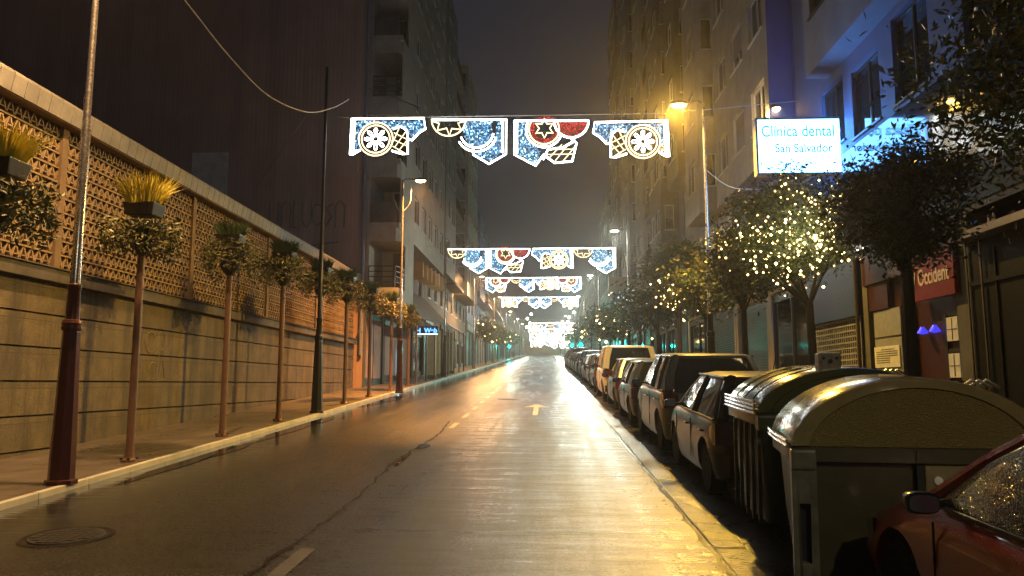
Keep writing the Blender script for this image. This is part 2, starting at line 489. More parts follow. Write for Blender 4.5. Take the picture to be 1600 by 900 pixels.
# ================================================================ THE SETTING: ground, road, pavements
Y0, Y1 = -60, 235
def sheet(name, mat, x0, x1, h, y0=Y0, y1=Y1, n=60):
    mb = MB()
    for i in range(n):
        a = y0 + (y1 - y0) * i / n; b_ = y0 + (y1 - y0) * (i + 1) / n
        mb.quad((x0, a, S * a + h), (x1, a, S * a + h), (x1, b_, S * b_ + h), (x0, b_, S * b_ + h))
    return mb.build(name, mat, None, fix=False, kind='structure')
g = MB(); g.quad((-500, -60, S * -60 - .06), (500, -60, S * -60 - .06), (500, 235, S * 235 - .06), (-500, 235, S * 235 - .06))
g.quad((-500, 235, S * 235 - .06), (500, 235, S * 235 - .06), (500, 900, S * 235 - 3), (-500, 900, S * 235 - 3))
g.build('ground', 'ground_earth', None, fix=False, kind='structure')
sheet('road', 'wet_asphalt', -5.97, 1.47, 0)
sheet('parking_lane', 'parking_setts', 1.72, 3.84, 0.004)
gm = MB()
y = -6.0
while y < 120:
    L = random.uniform(.75, 1.05)
    dx = random.uniform(-.012, .012)
    gm.box(1.46 + dx, 1.735 + dx, y, y + L - .012, -.05, .014 + random.uniform(-.004, .006), slope=True); y += L
gm.build('gutter_strip', 'gutter_concrete', None, kind='structure', bevel=.006)
mb = MB(); mb.box(-8.6, -6.045, Y0, Y1, -.05, .072, slope=True); mb.build('left_pavement', 'pavement_tiles', None, kind='structure')
mb = MB(); mb.box(3.98, 7.6, Y0, Y1, -.05, .138, slope=True); mb.build('right_pavement', 'pavement_tiles', None, kind='structure')
mb = MB(); y = Y0
while y < Y1:
    mb.box(-6.046, -5.96, y, y + .99, -.1, .079 + random.uniform(-.002, .002), slope=True); y += 1.0
mb.build('left_kerb', 'kerb_stone', None, kind='structure', bevel=.01)
mb = MB(); y = Y0
while y < Y1:
    mb.box(3.83, 3.979, y, y + .99, -.1, .142 + random.uniform(-.002, .002), slope=True); y += 1.0
mb.build('right_kerb', 'kerb_grey', None, kind='structure', bevel=.01)

# divider: worn solid stripe near, dashes further up
def patch(mb, x0, x1, y0, y1, h):
    mb.quad((x0, y0, S * y0 + h), (x1, y0, S * y0 + h), (x1, y1, S * y1 + h), (x0, y1, S * y1 + h))
ln = MB()
patch(ln, -2.17, -2.03, 2.5, 6.9, .004)
ln.build('lane_stripe', 'road_paint_worn', None, fix=False, kind='structure')
ln = MB()
y = 17.2
while y < 120:
    patch(ln, -2.18, -2.06, y, y + 1.25, .0045); y += 2.6
ln.build('lane_dashes', 'road_paint', None, fix=False, kind='structure')
# straight-ahead arrow with a left turn barb, worn
ar = MB()
for yy in (22.2, 47.0):
    patch(ar, -.37, -.23, yy - 1.6, yy + 1.2, .004)
    i = len(ar.v)
    for (x, y) in ((-.70, yy + 1.2), (.10, yy + 1.2), (-.30, yy + 2.4)): ar.v.append((x, y, S * y + .004))
    ar.f.append((i, i + 1, i + 2))
    continue
    for (x, y) in ((-.36, yy - .9), (-.36, yy - .5), (-.95, yy + .25), (-.95, yy - .2)): ar.v.append((x, y, S * y + .004))
    ar.f.append((i, i + 1, i + 2, i + 3))
ar.build('lane_arrow', 'road_paint', None, fix=False, kind='structure')
# cracked seam beside the divider, and cross cracks
def crack(pts, w, h=.0065):
    mb = MB(); prev = None
    for k, (x, y) in enumerate(pts):
        ww = w * random.uniform(.35, 1.3)
        a, b_ = (x - ww, y), (x + ww, y)
        if prev: mb.quad((*prev[0], S * prev[0][1] + h), (*prev[1], S * prev[1][1] + h), (*b_, S * b_[1] + h), (*a, S * a[1] + h))
        prev = (a, b_)
    return mb
pts = []; y = 2.4; x = -2.27
while y < 19:
    pts.append((x, y)); y += random.uniform(.1, .3); x = -2.29 + .06 * math.sin(y * .9) + random.uniform(-.03, .03)
crack(pts, .022).build('road_seam', 'crack_tar', None, fix=False, kind='structure')
pts = []; y = 2.4
while y < 60:
    pts.append((1.425 + random.uniform(-.018, .018), y)); y += random.uniform(.08, .25)
crack(pts, .022).build('gutter_groove', 'crack_tar', None, fix=False, kind='structure')
mb = MB()
for (yy, xa, xb) in ((7.6, -1.8, 1.3), (14.1, -2.9, -1.7), (17.4, -1.2, 1.2), (10.9, -.6, 1.4), (25.5, -4.9, -2.4)):
    px = xa; py = yy; n = int((xb - xa) / .12)
    for k in range(n):
        nx = xa + (xb - xa) * (k + 1) / n; ny = yy + random.uniform(-.05, .05); ww = .003 + .006 * random.random()
        mb.quad((px, py - ww, S * (py - ww) + .005), (nx, ny - ww, S * (ny - ww) + .005), (nx, ny + ww, S * (ny + ww) + .005), (px, py + ww, S * (py + ww) + .005)); px, py = nx, ny
mb.build('road_cracks', 'crack_tar', None, fix=False, kind='structure')
def blob(mb, cx, cy, rx, ry, h, n=26, j=.22):
    i = len(mb.v); mb.v.append((cx, cy, S * cy + h)); a0 = random.random() * 6
    for k in range(n):
        t_ = 2 * math.pi * k / n; r_ = 1 + j * math.sin(3 * t_ + a0) + j * .6 * math.sin(7 * t_ + 2 * a0)
        x, y = cx + rx * r_ * math.cos(t_), cy + ry * r_ * math.sin(t_); mb.v.append((x, y, S * y + h))
    for k in range(n): mb.f.append((i, i + 1 + k, i + 1 + (k + 1) % n))
pm = MB()
blob(pm, -2.22, 14.0, .11, .36, .008, 40, .12); blob(pm, -2.28, 12.3, .04, .7, .008, 40, .12)
for k in range(0):
    yy = 5 + k * 1.7 + random.uniform(-.5, .5); blob(pm, 1.33 + random.uniform(-.1, .05), yy, random.uniform(.02, .045), random.uniform(.25, .9), .006, 40, .10)
blob(pm, -5.6, 17.5, .25, 2.4, .006); blob(pm, -5.62, 12.5, .22, 2.0, .006); blob(pm, -5.55, 27, .3, 3.2, .006)
pm.build('puddles', 'puddle_water', None, fix=False, kind='structure')
# rough debris and broken asphalt along the right gutter
db = MB()
for k in range(420):
    yy = 4 + 26 * random.random() ** 1.5; xx = random.gauss(1.40, .07) if random.random() < .6 else random.gauss(1.85, .08)
    r_ = random.uniform(.004, .011); db.octa((xx, yy, S * yy + r_ * .4 + .004), r_)
o = db.build('gutter_grit', 'gutter_concrete', None, fix=False, kind='stuff'); tag(o, 'loose wet grit lying along the broken edge of the right gutter', 'grit')
# manhole covers
def manhole(x, y, r, label):
    t_ = thing('manhole_cover', label, 'manhole cover', (x, y, S * y), 'manhole covers in the road')
    mb = MB(); mb.lathe([(r, .004), (r + .05, .012), (r + .08, .004)], 32, (x, y, 0), cap=False)
    mb.v = [(a, b, c + S * b) for a, b, c in mb.v]; mb.build('frame', 'crack_tar', t_)
    mb = MB(); mb.lathe([(r * .985, .003), (r * .98, .012), (0.01, .013)], 32, (x, y, 0), cap=False)
    for k in range(-3, 4):
        for j in range(-3, 4):
            if math.hypot(k, j) < 3.2: mb.box(x + k * r * .25 - .035, x + k * r * .25 + .035, y + j * r * .25 - .035, y + j * r * .25 + .035, .012, .019)
    mb.v = [(a, b, c + S * b) for a, b, c in mb.v]; mb.build('cover', 'manhole_iron', t_)
manhole(-4.5, 7.25, .33, 'round iron manhole cover in the dark near left lane')
manhole(-1.35, 27.2, .33, 'round iron manhole cover far up the road beside the dashes')
# ================================================================ LARGE STRUCTURE: walls and buildings
Z = Vector((0, 0, 1))
def face(mb, o, u, n, W, z0, z1, ops, t):
    """wall of width W along u from o, outward normal n, thickness t inwards, with real openings (u0,u1,z0,z1)"""
    us = sorted({0, W, *[x for q in ops for x in q[:2]]}); zs = sorted({z0, z1, *[x for q in ops for x in q[2:]]})
    us = [x for x in us if 0 <= x <= W]; zs = [x for x in zs if z0 <= x <= z1]
    for za, zb in zip(zs, zs[1:]):
        run = None
        for ua, ub in list(zip(us, us[1:])) + [(None, None)]:
            solid = ua is not None and not any(q[0] < (ua + ub) / 2 < q[1] and q[2] < (za + zb) / 2 < q[3] for q in ops)
            if solid: run = (run[0], ub) if run else (ua, ub)
            elif run:
                mb.obox(Vector(o) + Vector(u) * run[0] + Z * (za - o[2]), u, Z, -Vector(n), run[1] - run[0], zb - za, t); run = None
_wc = {}
def window(parent, o, u, n, W, H, style, fmat='frame_white', gmat='dark_glass', inset=.14):
    """o = lower corner on the wall face; frame, pane and, by style, a roller blind"""
    u = Vector(u); n = Vector(n)
    key = (round(W, 2), round(H, 2), tuple(round(x, 2) for x in u), tuple(round(x, 2) for x in n), style, fmat, gmat)
    if key not in _wc:
        f = MB(); p = -n * inset; a = .055
        f.obox(p, u, Z, n, a, H, .05); f.obox(p + u * (W - a), u, Z, n, a, H, .05)
        f.obox(p + u * a, u, Z, n, W - 2 * a, a, .05); f.obox(p + u * a + Z * (H - a), u, Z, n, W - 2 * a, a, .05)
        if W > .9: f.obox(p + u * (W / 2 - .03) + Z * a, u, Z, n, .06, H - 2 * a, .045)
        f.obox(u * -.05 - Z * .05 + n * .003, u, Z, n, W + .1, .05, .05)
        g_ = MB(); q = p + u * a + Z * a + n * .012
        g_.quad(q, q + u * (W - 2 * a), q + u * (W - 2 * a) + Z * (H - 2 * a), q + Z * (H - 2 * a))
        bl = None
        if style:
            bl = MB(); h0 = H * (1 - style); k = H - a
            while k > h0:
                bl.obox(p + u * a + Z * (k - .055) + n * .03, u, Z, n, W - 2 * a, .05, .018); k -= .058
        objs = [f.build('window', fmat, None), g_.build('pane', gmat, None, fix=False)]
        if bl: objs.append(bl.build('blind', 'roller_shutter', None))
        _wc[key] = [x.data for x in objs]
        for x in objs: bpy.data.objects.remove(x)
    ds = _wc[key]
    fr = bpy.data.objects.new('window', ds[0]); col.objects.link(fr); fr.parent = parent; fr.location = Vector(o) - parent.location
    for nme, d in zip(('pane', 'blind'), ds[1:]):
        c = bpy.data.objects.new(nme, d); col.objects.link(c); c.parent = fr
    return fr
def railing(mb, a, b_, h=1.0, bars=True, step=.13):
    a, b_ = Vector(a), Vector(b_); L = (b_ - a).length
    mb.bar(a + Z * h, b_ + Z * h, .05); mb.bar(a + Z * .1, b_ + Z * .1, .03)
    n = max(1, int(L / step))
    for k in range(n + 1):
        p = a.lerp(b_, k / n); mb.bar(p, p + Z * h, .02 if 0 < k < n else .05)

def apartment(name, label, side, X, Ya, Yb, floors, fh=2.95, g=4.4, wall='render_beige', bays=(), balc=(), pitch=3.2, ww=1.35, wh=1.45,
              depth=14, blinds=.5, base='concrete_dark', shopf=True, roof_extra=.9, glass='dark_glass', end_windows=True, trim='render_grey', seed=1):
    rnd = random.Random(seed)
    n = Vector((1, 0, 0)) if side < 0 else Vector((-1, 0, 0)); u = Vector((0, 1, 0))
    zb = S * Ya; top = zb + g + floors * fh + roof_extra; L = Yb - Ya
    root = thing(name, label, 'building', (X, Ya, zb))
    wl = MB(); o = Vector((X, Ya, zb + g))
    ops = []; wins = []
    inbay = lambda y, f: any(b_[0] - .2 < y + ww and y < b_[1] + .2 and b_[3] <= f < b_[4] for b_ in bays)
    for f in range(floors):
        k = 0
        y = Ya + (L - int(L / pitch) * pitch) / 2 + (pitch - ww) / 2
        while y + ww < Yb - .2:
            if not inbay(y, f):
                isb = any(b_[0] < y + ww / 2 < b_[1] and b_[3] <= f < b_[4] for b_ in balc)
                z0 = zb + g + f * fh + (.05 if isb else .95); h = wh + (.9 if isb else 0)
                ops.append((y - Ya, y - Ya + ww, z0, z0 + h)); wins.append((Vector((X, y, z0)), h))
            y += pitch
    face(wl, (X, Ya, zb + g), u, n, L, zb + g, top, ops, .28)
    sx = -n.x
    xa, xb = sorted((X + sx * .28, X + sx * depth))
    wl.box(xa, xb, Ya, Yb, zb + g, top - .3)
    # string courses, proud of the wall
    wl.build('wall', wall, root)
    tr = MB()
    for f in range(0, floors + 1, 1):
        z = zb + g + f * fh
        if any(b_[3] <= f < b_[4] for b_ in bays) and f: continue
        tr.obox((X + n.x * .003, Ya, z - .12), u, Z, n, L, .16, .06)
    tr.build('string_course', trim, root)
    tr = MB(); tr.obox((X + n.x * .003, Ya, top - .25), u, Z, n, L, .3, .22); tr.build('cornice', trim, root)
    for p, h in wins:
        st = rnd.choice([0, 0, .4, .7, 1]) if rnd.random() < blinds else 0
        window(root, p, u, n, ww, h, st, rnd.choice(['frame_white', 'frame_dark']) if rnd.random() < .3 else 'frame_white', glass)
    # bays: (ya, yb, d, f0, f1, mat)
    for b_ in bays:
        ya, yb, d, f0, f1 = b_[:5]; bm_ = b_[5] if len(b_) > 5 else wall
        z0 = zb + g + f0 * fh - .18; z1 = zb + g + f1 * fh
        w_ = MB(); Lb = yb - ya; o2 = Vector((X, ya, z0)) + n * d
        fops = []; ff = []; eops = []; ee = []
        nwin = max(1, int(Lb / 2.2)); wwb = min(1.5, Lb / nwin - .5)
        for f in range(f0, f1):
            zz = zb + g + f * fh + .95
            for k in range(nwin):
                c = Lb * (k + .5) / nwin; fops.append((c - wwb / 2, c + wwb / 2, zz, zz + 1.4)); ff.append((Vector((X, ya + c - wwb / 2, zz)) + n * d, wwb))
            if d > .85 and end_windows:
                eops.append((.26, d - .22, zz, zz + 1.4)); ee.append((zz, d - .48))
        face(w_, o2, u, n, Lb, z0, z1, fops, .2)
        for yy, nn in ((ya, Vector((0, -1, 0))), (yb, Vector((0, 1, 0)))):
            oo = Vector((X, yy, z0)); uu = n
            face(w_, oo, uu, nn, d - .2, z0, z1, [(q[0] - .0, min(q[1], d - .24), q[2], q[3]) for q in eops], .2)
        xa, xb = sorted((X + n.x * .003, X + n.x * (d - .2)))
        w_.box(xa, xb, ya + .2, yb - .2, z0, z0 + .18); w_.box(xa, xb, ya + .2, yb - .2, z1 - .2, z1 - .003)
        for f in range(f0 + 1, f1): w_.box(xa, xb, ya + .2, yb - .2, zb + g + f * fh - .2, zb + g + f * fh)
        bo = w_.build('bay', bm_, root)
        for p, w2 in ff: 
            window(root, p, u, n, w2, 1.4, rnd.choice([0, .3, .6, 1]) if rnd.random() < blinds else 0, 'frame_white', glass)
        for zz, w2 in ee:
            uu = n if True else n
            window(root, Vector((X + n.x * .26, ya, zz)), n, Vector((0, -1, 0)), w2 + .0, 1.4, rnd.choice([0, .5]), 'frame_white', glass)
    for b_ in balc:
        ya, yb, d, f0, f1 = b_[:5]; solid = len(b_) > 5 and b_[5]
        for f in range(f0, f1):
            z = zb + g + f * fh
            m_ = MB(); m_.obox((X + n.x * .003, ya, z - .16), u, Z, n, yb - ya, .16, d)
            if solid:
                m_.obox((X + n.x * d, ya, z), u, Z, -n, yb - ya, .95, .1)
                for yy in (ya, yb - .1): m_.obox((X + n.x * .003, yy, z), Vector((0, 1, 0)), Z, n, .1, .95, d - .105)
            bo = m_.build('balcony', solid or wall, root)
            if not solid:
                r_ = MB(); e = X + n.x * (d - .05)
                railing(r_, (e, ya + .04, z), (e, yb - .04, z)); railing(r_, (X + n.x * .06, ya + .04, z), (e - n.x * .05, ya + .04, z)); railing(r_, (X + n.x * .06, yb - .04, z), (e - n.x * .05, yb - .04, z))
                r_.build('railing', 'rail_iron', bo)
    # ground floor: piers and recessed shopfronts
    gb = MB(); npier = max(2, int(L / 3.4)); pw = .5
    gops = []; zt = zb + g - 1.0
    for k in range(npier):
        a = L * k / npier + pw / 2; c = L * (k + 1) / npier - pw / 2; gops.append((a, c, zb - 1, zt))
    face(gb, (X, Ya, zb - 1), u, n, L, zb - 1, zb + g, gops, .35)
    xa, xb = sorted((X + sx * .36, X + sx * depth)); gb.box(xa, xb, Ya, Yb, zb - 1, zb + g)
    gb.build('ground_floor_wall', base, root)
    for (a, c, _, _2) in gops:
        y = Ya + a; zf = S * y + .14; kind = rnd.choice(['shut', 'shut', 'glass', 'teal'])
        xf = X + sx * .12
        if kind == 'glass':
            m_ = MB(); W = c - a
            for k in range(3): m_.obox((xf, y + W * k / 2 - (.06 if k == 2 else 0), zf), u, Z, n, .06, zt - zf, .06)
            m_.obox((xf, y, zf), u, Z, n, W, .35, .05); m_.obox((xf, y, zt - .3), u, Z, n, W, .3, .05)
            fr = m_.build('shopfront', 'frame_dark', root)
            p_ = MB(); p_.quad((xf, y, zf + .35), (xf, y + W, zf + .35), (xf, y + W, zt - .3), (xf, y, zt - .3)); p_.build('pane', 'dark_glass', fr, fix=False)
        else:
            m_ = MB(); z = zf
            while z < zt - .02:
                m_.obox((xf, y, z), u, Z, n, c - a, .075, .03); z += .095
            m_.build('roller_shutter', {'shut': rnd.choice(['roller_dark', 'roller_shutter']), 'teal': 'roller_teal'}[kind], root)
        if rnd.random() < .5:
            m_ = MB(); m_.obox((X + n.x * .004, y - .1, zt + .15), u, Z, n, c - a + .2, .6, .09)
            m_.build('fascia', rnd.choice(['blue_fascia', 'red_dark', 'black_panel', 'grey_panel']), root)
    return root

# ---------------------------------------------------------------- left: long market wall of stone, ledge and pierced blocks
WX = -8.4; WY0, WY1 = 2.0, 33.3
root = thing('boundary_wall', 'long brown stone wall with a pierced block lattice above and a pale tiled coping on the left', 'wall', (WX, WY0, 0))
mb = MB(); mb.box(WX - .42, WX - .05, WY0, WY1, -2, 3.46)
zt = 3.46
z = zt
while z > -1.2:
    mb.box(WX - .049, WX, WY0, WY1, z - .56 + .03, z); z -= .56
mb.build('stone_courses', 'wall_stone', root)
mb = MB(); mb.box(WX - .42, WX + .13, WY0, WY1, 3.461, 3.68); mb.box(WX - .3, WX + .17, WY0, WY1, 3.681, 3.705); mb.build('ledge', 'wall_ledge', root, bevel=.008)
mb = MB(); mb.box(WX - .42, WX - .17, WY0, WY1, 3.706, 6.2); mb.build('lattice_backing', 'lattice_backing', root)
mb = MB(); ch, cw = .2495, .185; rows = 10; ny = int((WY1 - WY0) / cw)
for r_ in range(rows):
    z0 = 3.706 + r_ * ch
    mb.box(WX - .16, WX - .02, WY0, WY1, z0 + .001, z0 + .032)
    for k in range(ny):
        y = WY0 + k * cw
        if y < 6: continue
        c = y + cw / 2; zc = z0 + .032 + (ch - .034) / 2; hh = (ch - .036) / 2
        for sgn in (-1, 1):   # a pointed X of clay bars: two bars leaning to the middle
            mb.loft([[(x_, y + (0 if sgn < 0 else cw) + q, z0 + .034) for (x_, q) in ((WX - .15, -.024), (WX - .035, -.018), (WX - .035, .018), (WX - .15, .024))],
                     [(x_, c + sgn * .012 + q, z0 + ch - .002) for (x_, q) in ((WX - .15, -.02), (WX - .035, -.015), (WX - .035, .015), (WX - .15, .02))]])
        mb.box(WX - .15, WX - .04, c - cw * .26, c + cw * .26, z0 + .10, z0 + .12)
mb.build('lattice', 'lattice_block', root, fix=True)
mb = MB(); y = WY0
while y < WY1:
    mb.loft([[(WX - .42, y, 6.22), (WX + .20, y, 6.22), (WX + .25, y, 6.50), (WX + .22, y, 6.56), (WX - .42, y, 6.60)],
             [(WX - .42, y + .285, 6.22), (WX + .20, y + .285, 6.22), (WX + .25, y + .285, 6.50), (WX + .22, y + .285, 6.56), (WX - .42, y + .285, 6.60)]]); y += .30
mb.build('coping', 'coping_tile', root)
mb = MB(); mb.box(WX - .42, WX + .17, WY0, WY1, 6.201, 6.219); mb.box(WX - .40, WX + .19, WY0, WY1, 6.23, 6.49)
mb.build('coping_core', 'lattice_backing', root)
mb = MB()                          # slim piers in the lattice
for yy in (12.6, 17.6, 22.6, 27.6): mb.box(WX - .16, WX + .02, yy, yy + .16, 3.706, 6.2)
mb.build('pier', 'lattice_backing', root)
def scrawl(mb, o, u, v, strokes, r=.02):
    for st in strokes:
        mb.tube([Vector(o) + Vector(u) * a + Vector(v) * b_ for a, b_ in st], r, 5)
def curl(cx, cy, r_, a0, a1, n=9, sy=1): return [(cx + r_ * math.cos(a0 + (a1 - a0) * k / n), cy + sy * r_ * math.sin(a0 + (a1 - a0) * k / n)) for k in range(n + 1)]
mb = MB(); gp = onX(226, 560, WX + .006)
scrawl(mb, gp, (0, 1, 0), (0, 0, 1), [curl(.2, .35, .22, .5, 5.2), curl(.65, .4, .2, 2.6, -2.2), [(.45, .1), (.62, .3), (.55, -.2)], curl(.35, -.25, .18, 3, -1.5), [(.6, -.45), (.75, 0), (.9, -.4)]], .009)
mb.build('graffiti', 'coping_tile', root)

# ---------------------------------------------------------------- left: tall windowless wall of the block behind
root = thing('blind_building', 'tall windowless ribbed building side wall rising dark behind the stone wall', 'building', (-8, 33.5, 0))
mb = MB(); mb.box(-75, -8.08, 33.5, 46, -2, 46); mb.build('side_wall', 'blind_wall', root)
mb = MB(); mb.tube([(-8.13, 33.4, 3), (-8.13, 33.4, 45)], .07, 8); 
for k in range(14): mb.box(-8.22, -8.04, 33.32, 33.5, 4 + k * 3, 4.06 + k * 3)
mb.build('downpipe', 'render_white', root)
p0, p1 = at(297, 310, 33.46), at(357, 238, 33.46)
mb = MB(); mb.box(p0.x, p1.x, 33.46, 33.497, p0.z, p1.z)
for k in range(7): mb.box(p0.x, p1.x, 33.44, 33.459, p0.z + .1 + k * .29, p0.z + .25 + k * .29)
mb.build('metal_patch', 'kerb_stone', root)
mb = MB(); o = at(420, 375, 33.47); u_ = (1, 0, 0)
st = []
for k, (a, kind) in enumerate([(0, 'u'), (.55, 'n'), (1.1, 'l'), (1.5, 'u'), (2.0, 'o'), (2.55, 's'), (3.0, 'n')]):
    b0 = .55
    if kind == 'u': st += [[(a, b0 + 1.2), (a, b0 + .3), (a + .2, b0), (a + .4, b0 + .3), (a + .4, b0 + 1.2)]]
    if kind == 'n': st += [[(a, b0), (a, b0 + 1.0), (a + .2, b0 + 1.25), (a + .4, b0 + 1.0), (a + .4, b0)]]
    if kind == 'l': st += [[(a, b0 + 1.3), (a, b0), (a + .25, b0)]]
    if kind == 'o': st += [curl(a + .2, b0 + .6, .26, 0, 6.28, 12, 1.8)]
    if kind == 's': st += [[(a + .35, b0 + 1.1), (a, b0 + .9), (a + .3, b0 + .5), (a, b0 + .05)]]
st += [[(-.3, -.1), (1.2, -.35), (3.2, -.1)], [(.2, -.25), (.25, -.9), (.6, -.4), (.65, -1.0)], [(1.2, -.4), (1.5, -1.0), (1.8, -.45)], [(2.2, -.5), (2.25, -1.1), (2.7, -.6), (2.7, -1.1)]]
scrawl(mb, o, u_, (0, 0, 1), st, .04)
mb.build('graffiti', 'coping_tile', root)

# ---------------------------------------------------------------- left: first apartment block with corner loggias
LX = -8.0
root = apartment('apartment_building', 'grey apartment block with stacked corner loggias next to the windowless wall', -1, LX, 33.6, 50, 11, wall='render_grey',
                 bays=[(37.5, 49.5, 1.35, 1, 11, 'render_beige')], fh=2.95, g=4.5, seed=3, end_windows=False, base='concrete_dark')
# the loggia stack at the corner: slabs, parapets, back wall, end openings facing down the street
zb = S * 33.6 + 4.5; fh = 2.95
for f in range(0, 11):
    z = zb + f * fh
    mb = MB()
    mb.box(LX + .003, -6.55, 33.62, 37.45, z - .25, z)                   # slab
    mb.loft([[(LX + .003, 33.62, z - .85), (-6.7, 33.62, z - .85), (-6.55, 33.9, z - .85), (-6.55, 37.45, z - .85), (-6.7, 37.45, z - .85), (LX + .003, 37.45, z - .85)],
             [(LX + .003, 33.62, z - .251), (-6.7, 33.62, z - .251), (-6.55, 33.9, z - .251), (-6.55, 37.45, z - .251), (-6.7, 37.45, z - .251), (LX + .003, 37.45, z - .251)]])
    mb.box(-6.62, -6.55, 33.95, 37.45, z, z + fh - .85) if f % 2 else mb.box(-6.62, -6.55, 35.2, 37.45, z, z + fh - .85)   # outer cheek
    mb.box(LX + .003, LX + .1, 33.64, 37.45, z, z + fh - .85)
    wm = 'render_orange' if f == 0 else ('render_beige' if f % 2 else 'render_white')
    bo = mb.build('loggia', 'render_beige', root)
    b2 = MB(); b2.box(LX + .102, -6.63, 36.4, 36.5, z, z + fh - .85); b2.build('back_wall', 'render_cream' if f < 2 else 'render_beige', bo)
    b3 = MB(); b3.box(-7.35, -6.95, 36.34, 36.397, z, z + 2.0); b3.build('door', 'frame_dark', bo)
    if f % 3 == 0:
        r_ = MB()
        for k in range(4): r_.bar((LX + .1, 33.66, z + .25 + k * .24), (-6.7, 33.66, z + .25 + k * .24), .035); r_.bar((-6.68, 33.66, z + .25 + k * .24), (-6.58, 34.2, z + .25 + k * .24), .035); r_.bar((-6.58, 34.2, z + .25 + k * .24), (-6.58, 35.2, z + .25 + k * .24), .035)
        for x in (-7.9, -7.3, -6.72): r_.bar((x, 33.66, z), (x, 33.66, z + .98), .04)
        r_.build('railing', 'rail_iron', bo)
    else:
        r_ = MB(); r_.box(LX + .101, -6.72, 33.63, 33.7, z + .003, z + .95); r_.build('parapet', 'concrete_dark' if f % 3 == 1 else 'render_beige', bo)

apartment('apartment_building', 'tall brown grey block with vertical ribs, second block along the left side of the street', -1, -8.0, 50.1, 76, 8, wall='render_brown',
          bays=[(52, 58, 1.1, 1, 8, 'render_grey'), (66, 75.5, 1.2, 1, 8, 'render_beige')], balc=[(59, 65, 1.0, 1, 8)], seed=5)
apartment('apartment_building', 'lower pale blue grey block with small balconies beyond the tall brown one on the left', -1, -7.9, 76.1, 100, 4, wall='render_lilac',
          bays=[(80, 86, 1.0, 1, 4)], balc=[(88, 96, 1.3, 1, 4)], seed=6, g=4.6)
apartment('apartment_building', 'distant five storey grey block on the left with balcony slabs', -1, -8.1, 100.1, 128, 4, wall='render_grey', balc=[(104, 124, 1.3, 1, 4)], seed=8, pitch=4)
apartment('apartment_building', 'far left dark block near the top of the rise', -1, -8.1, 128.1, 232, 3, wall='render_brown', seed=9, pitch=7, ww=1.8)

# left shops extras: dark awning with lit sign, orange brackets, wrapped yellow pillars
zz = lambda y: S * y
root = thing('shop_canopy', 'dark sloping canopy with a row of amber slats above over the left pavement', 'canopy', (-7.9, 43, zz(43) + 3.3))
mb = MB(); z0 = zz(38) + 3.25; z1 = zz(38) + 5.1
mb.loft([[(LX + .06, 37.8, z1), (LX + .06, 37.8, z1 + .1), (-6.2, 37.8, z0 + .12), (-6.2, 37.8, z0)], [(LX + .06, 49.5, z1 + .4), (LX + .06, 49.5, z1 + .5), (-6.2, 49.5, z0 + .52), (-6.2, 49.5, z0 + .4)]])
mb.build('awning', 'concrete_dark', root)
for k in range(7):
    mb = MB(); y = 38.6 + k * 1.5; mb.box(LX + 1.0, LX + 1.75, y, y + .12, z1 + .35 + k * .06, z1 + 1.15 + k * .06); mb.build('slat', 'render_orange', root)
root = thing('lit_shop_sign', 'small glowing blue and white shop sign under the dark canopy on the left', 'sign', (-7.4, 46, zz(46) + 2.9))
pA, pB = at(650, 522, 40), at(684, 511, 40)
mb = MB(); mb.box(pA.x - .03, pB.x + .03, 40.0, 40.12, pA.z - .04, pB.z + .04); mb.build('box', 'frame_dark', root)
text_mesh('H  Web', .35, 'shop_blue', 'lettering', root, (pA.x + .02, 39.99, pA.z + .07), (1, 0, 0), (0, 0, 1), width=pB.x - pA.x - .05, bold=.012)
mb = MB(); mb.box(pA.x, pB.x, 39.985, 39.998, pA.z - .03, pA.z + .02); mb.build('light_bar', 'shop_white', root)
for k, (y, wd) in enumerate(((44.5, .26), (46.5, .20), (48.6, .24), (51.0, .2), (53.2, .2))):
    root = thing('pillar', 'square ochre yellow wrapped pillar by the left kerb, %s of the five counting up the street' % ['first', 'second', 'third', 'fourth', 'fifth'][k], 'pillar', (-6.65, y, zz(y) + .07), 'ochre pillars by the left kerb')
    mb = MB(); mb.box(-6.65 - wd, -6.65 + wd, y - wd, y + wd, zz(y) + .05, zz(y) + 2.9); mb.build('shaft', 'render_cream', root, bevel=.02)
    mb = MB(); mb.box(-6.7 - wd, -6.6 + wd, y - wd - .05, y + wd + .05, zz(y) + .05, zz(y) + .25); mb.build('base', 'concrete_dark', root)
for y, zc, nme in ((56.5, 2.2, 'tall thin cyan neon strip at a shop door beyond the ochre pillars'), (41.2, 1.3, 'dim blue neon strip at a shop door under the dark canopy')):
    mb = MB(); mb.box(LX + .01, LX + .07, y, y + .25, zz(y) + .4, zz(y) + .4 + zc); o = mb.build('neon_strip', 'shop_cyan', None); tag(o, nme, 'neon light')

# ---------------------------------------------------------------- right: dental clinic building (mirror-like cladding band)
RX = 7.1
root = thing('clinic_building', 'pale lilac building with dark windows and a glossy blue reflecting band behind the dental sign', 'building', (RX, 3, 0))
NR = Vector((-1, 0, 0)); UY = Vector((0, 1, 0))
YE = 21.2
ops = [(8.6 - 3, 10.2 - 3, 7.45, 9.3), (11.2 - 3, 12.7 - 3, 7.35, 9.3), (13.85 - 3, 15.3 - 3, 7.33, 9.15), (15.95 - 3, 17.4 - 3, 7.33, 8.9), (17.9 - 3, 19.3 - 3, 7.5, 9.1)]
ops2 = [(a, b_, 10.9 + k * 3.0, 12.5 + k * 3.0) for k in range(4) for a, b_ in ((5.6, 7.2), (8.2, 9.7), (10.85, 12.3), (12.95, 14.4), (15.2, 16.6))]
wl = MB(); face(wl, (RX, 3, 7.2), UY, NR, YE - 3, 7.2, 24, ops + ops2, .3); wl.box(RX + .3, RX + 12, 3, YE, 7.2, 23.8)
wl.build('wall', 'render_lilac', root)
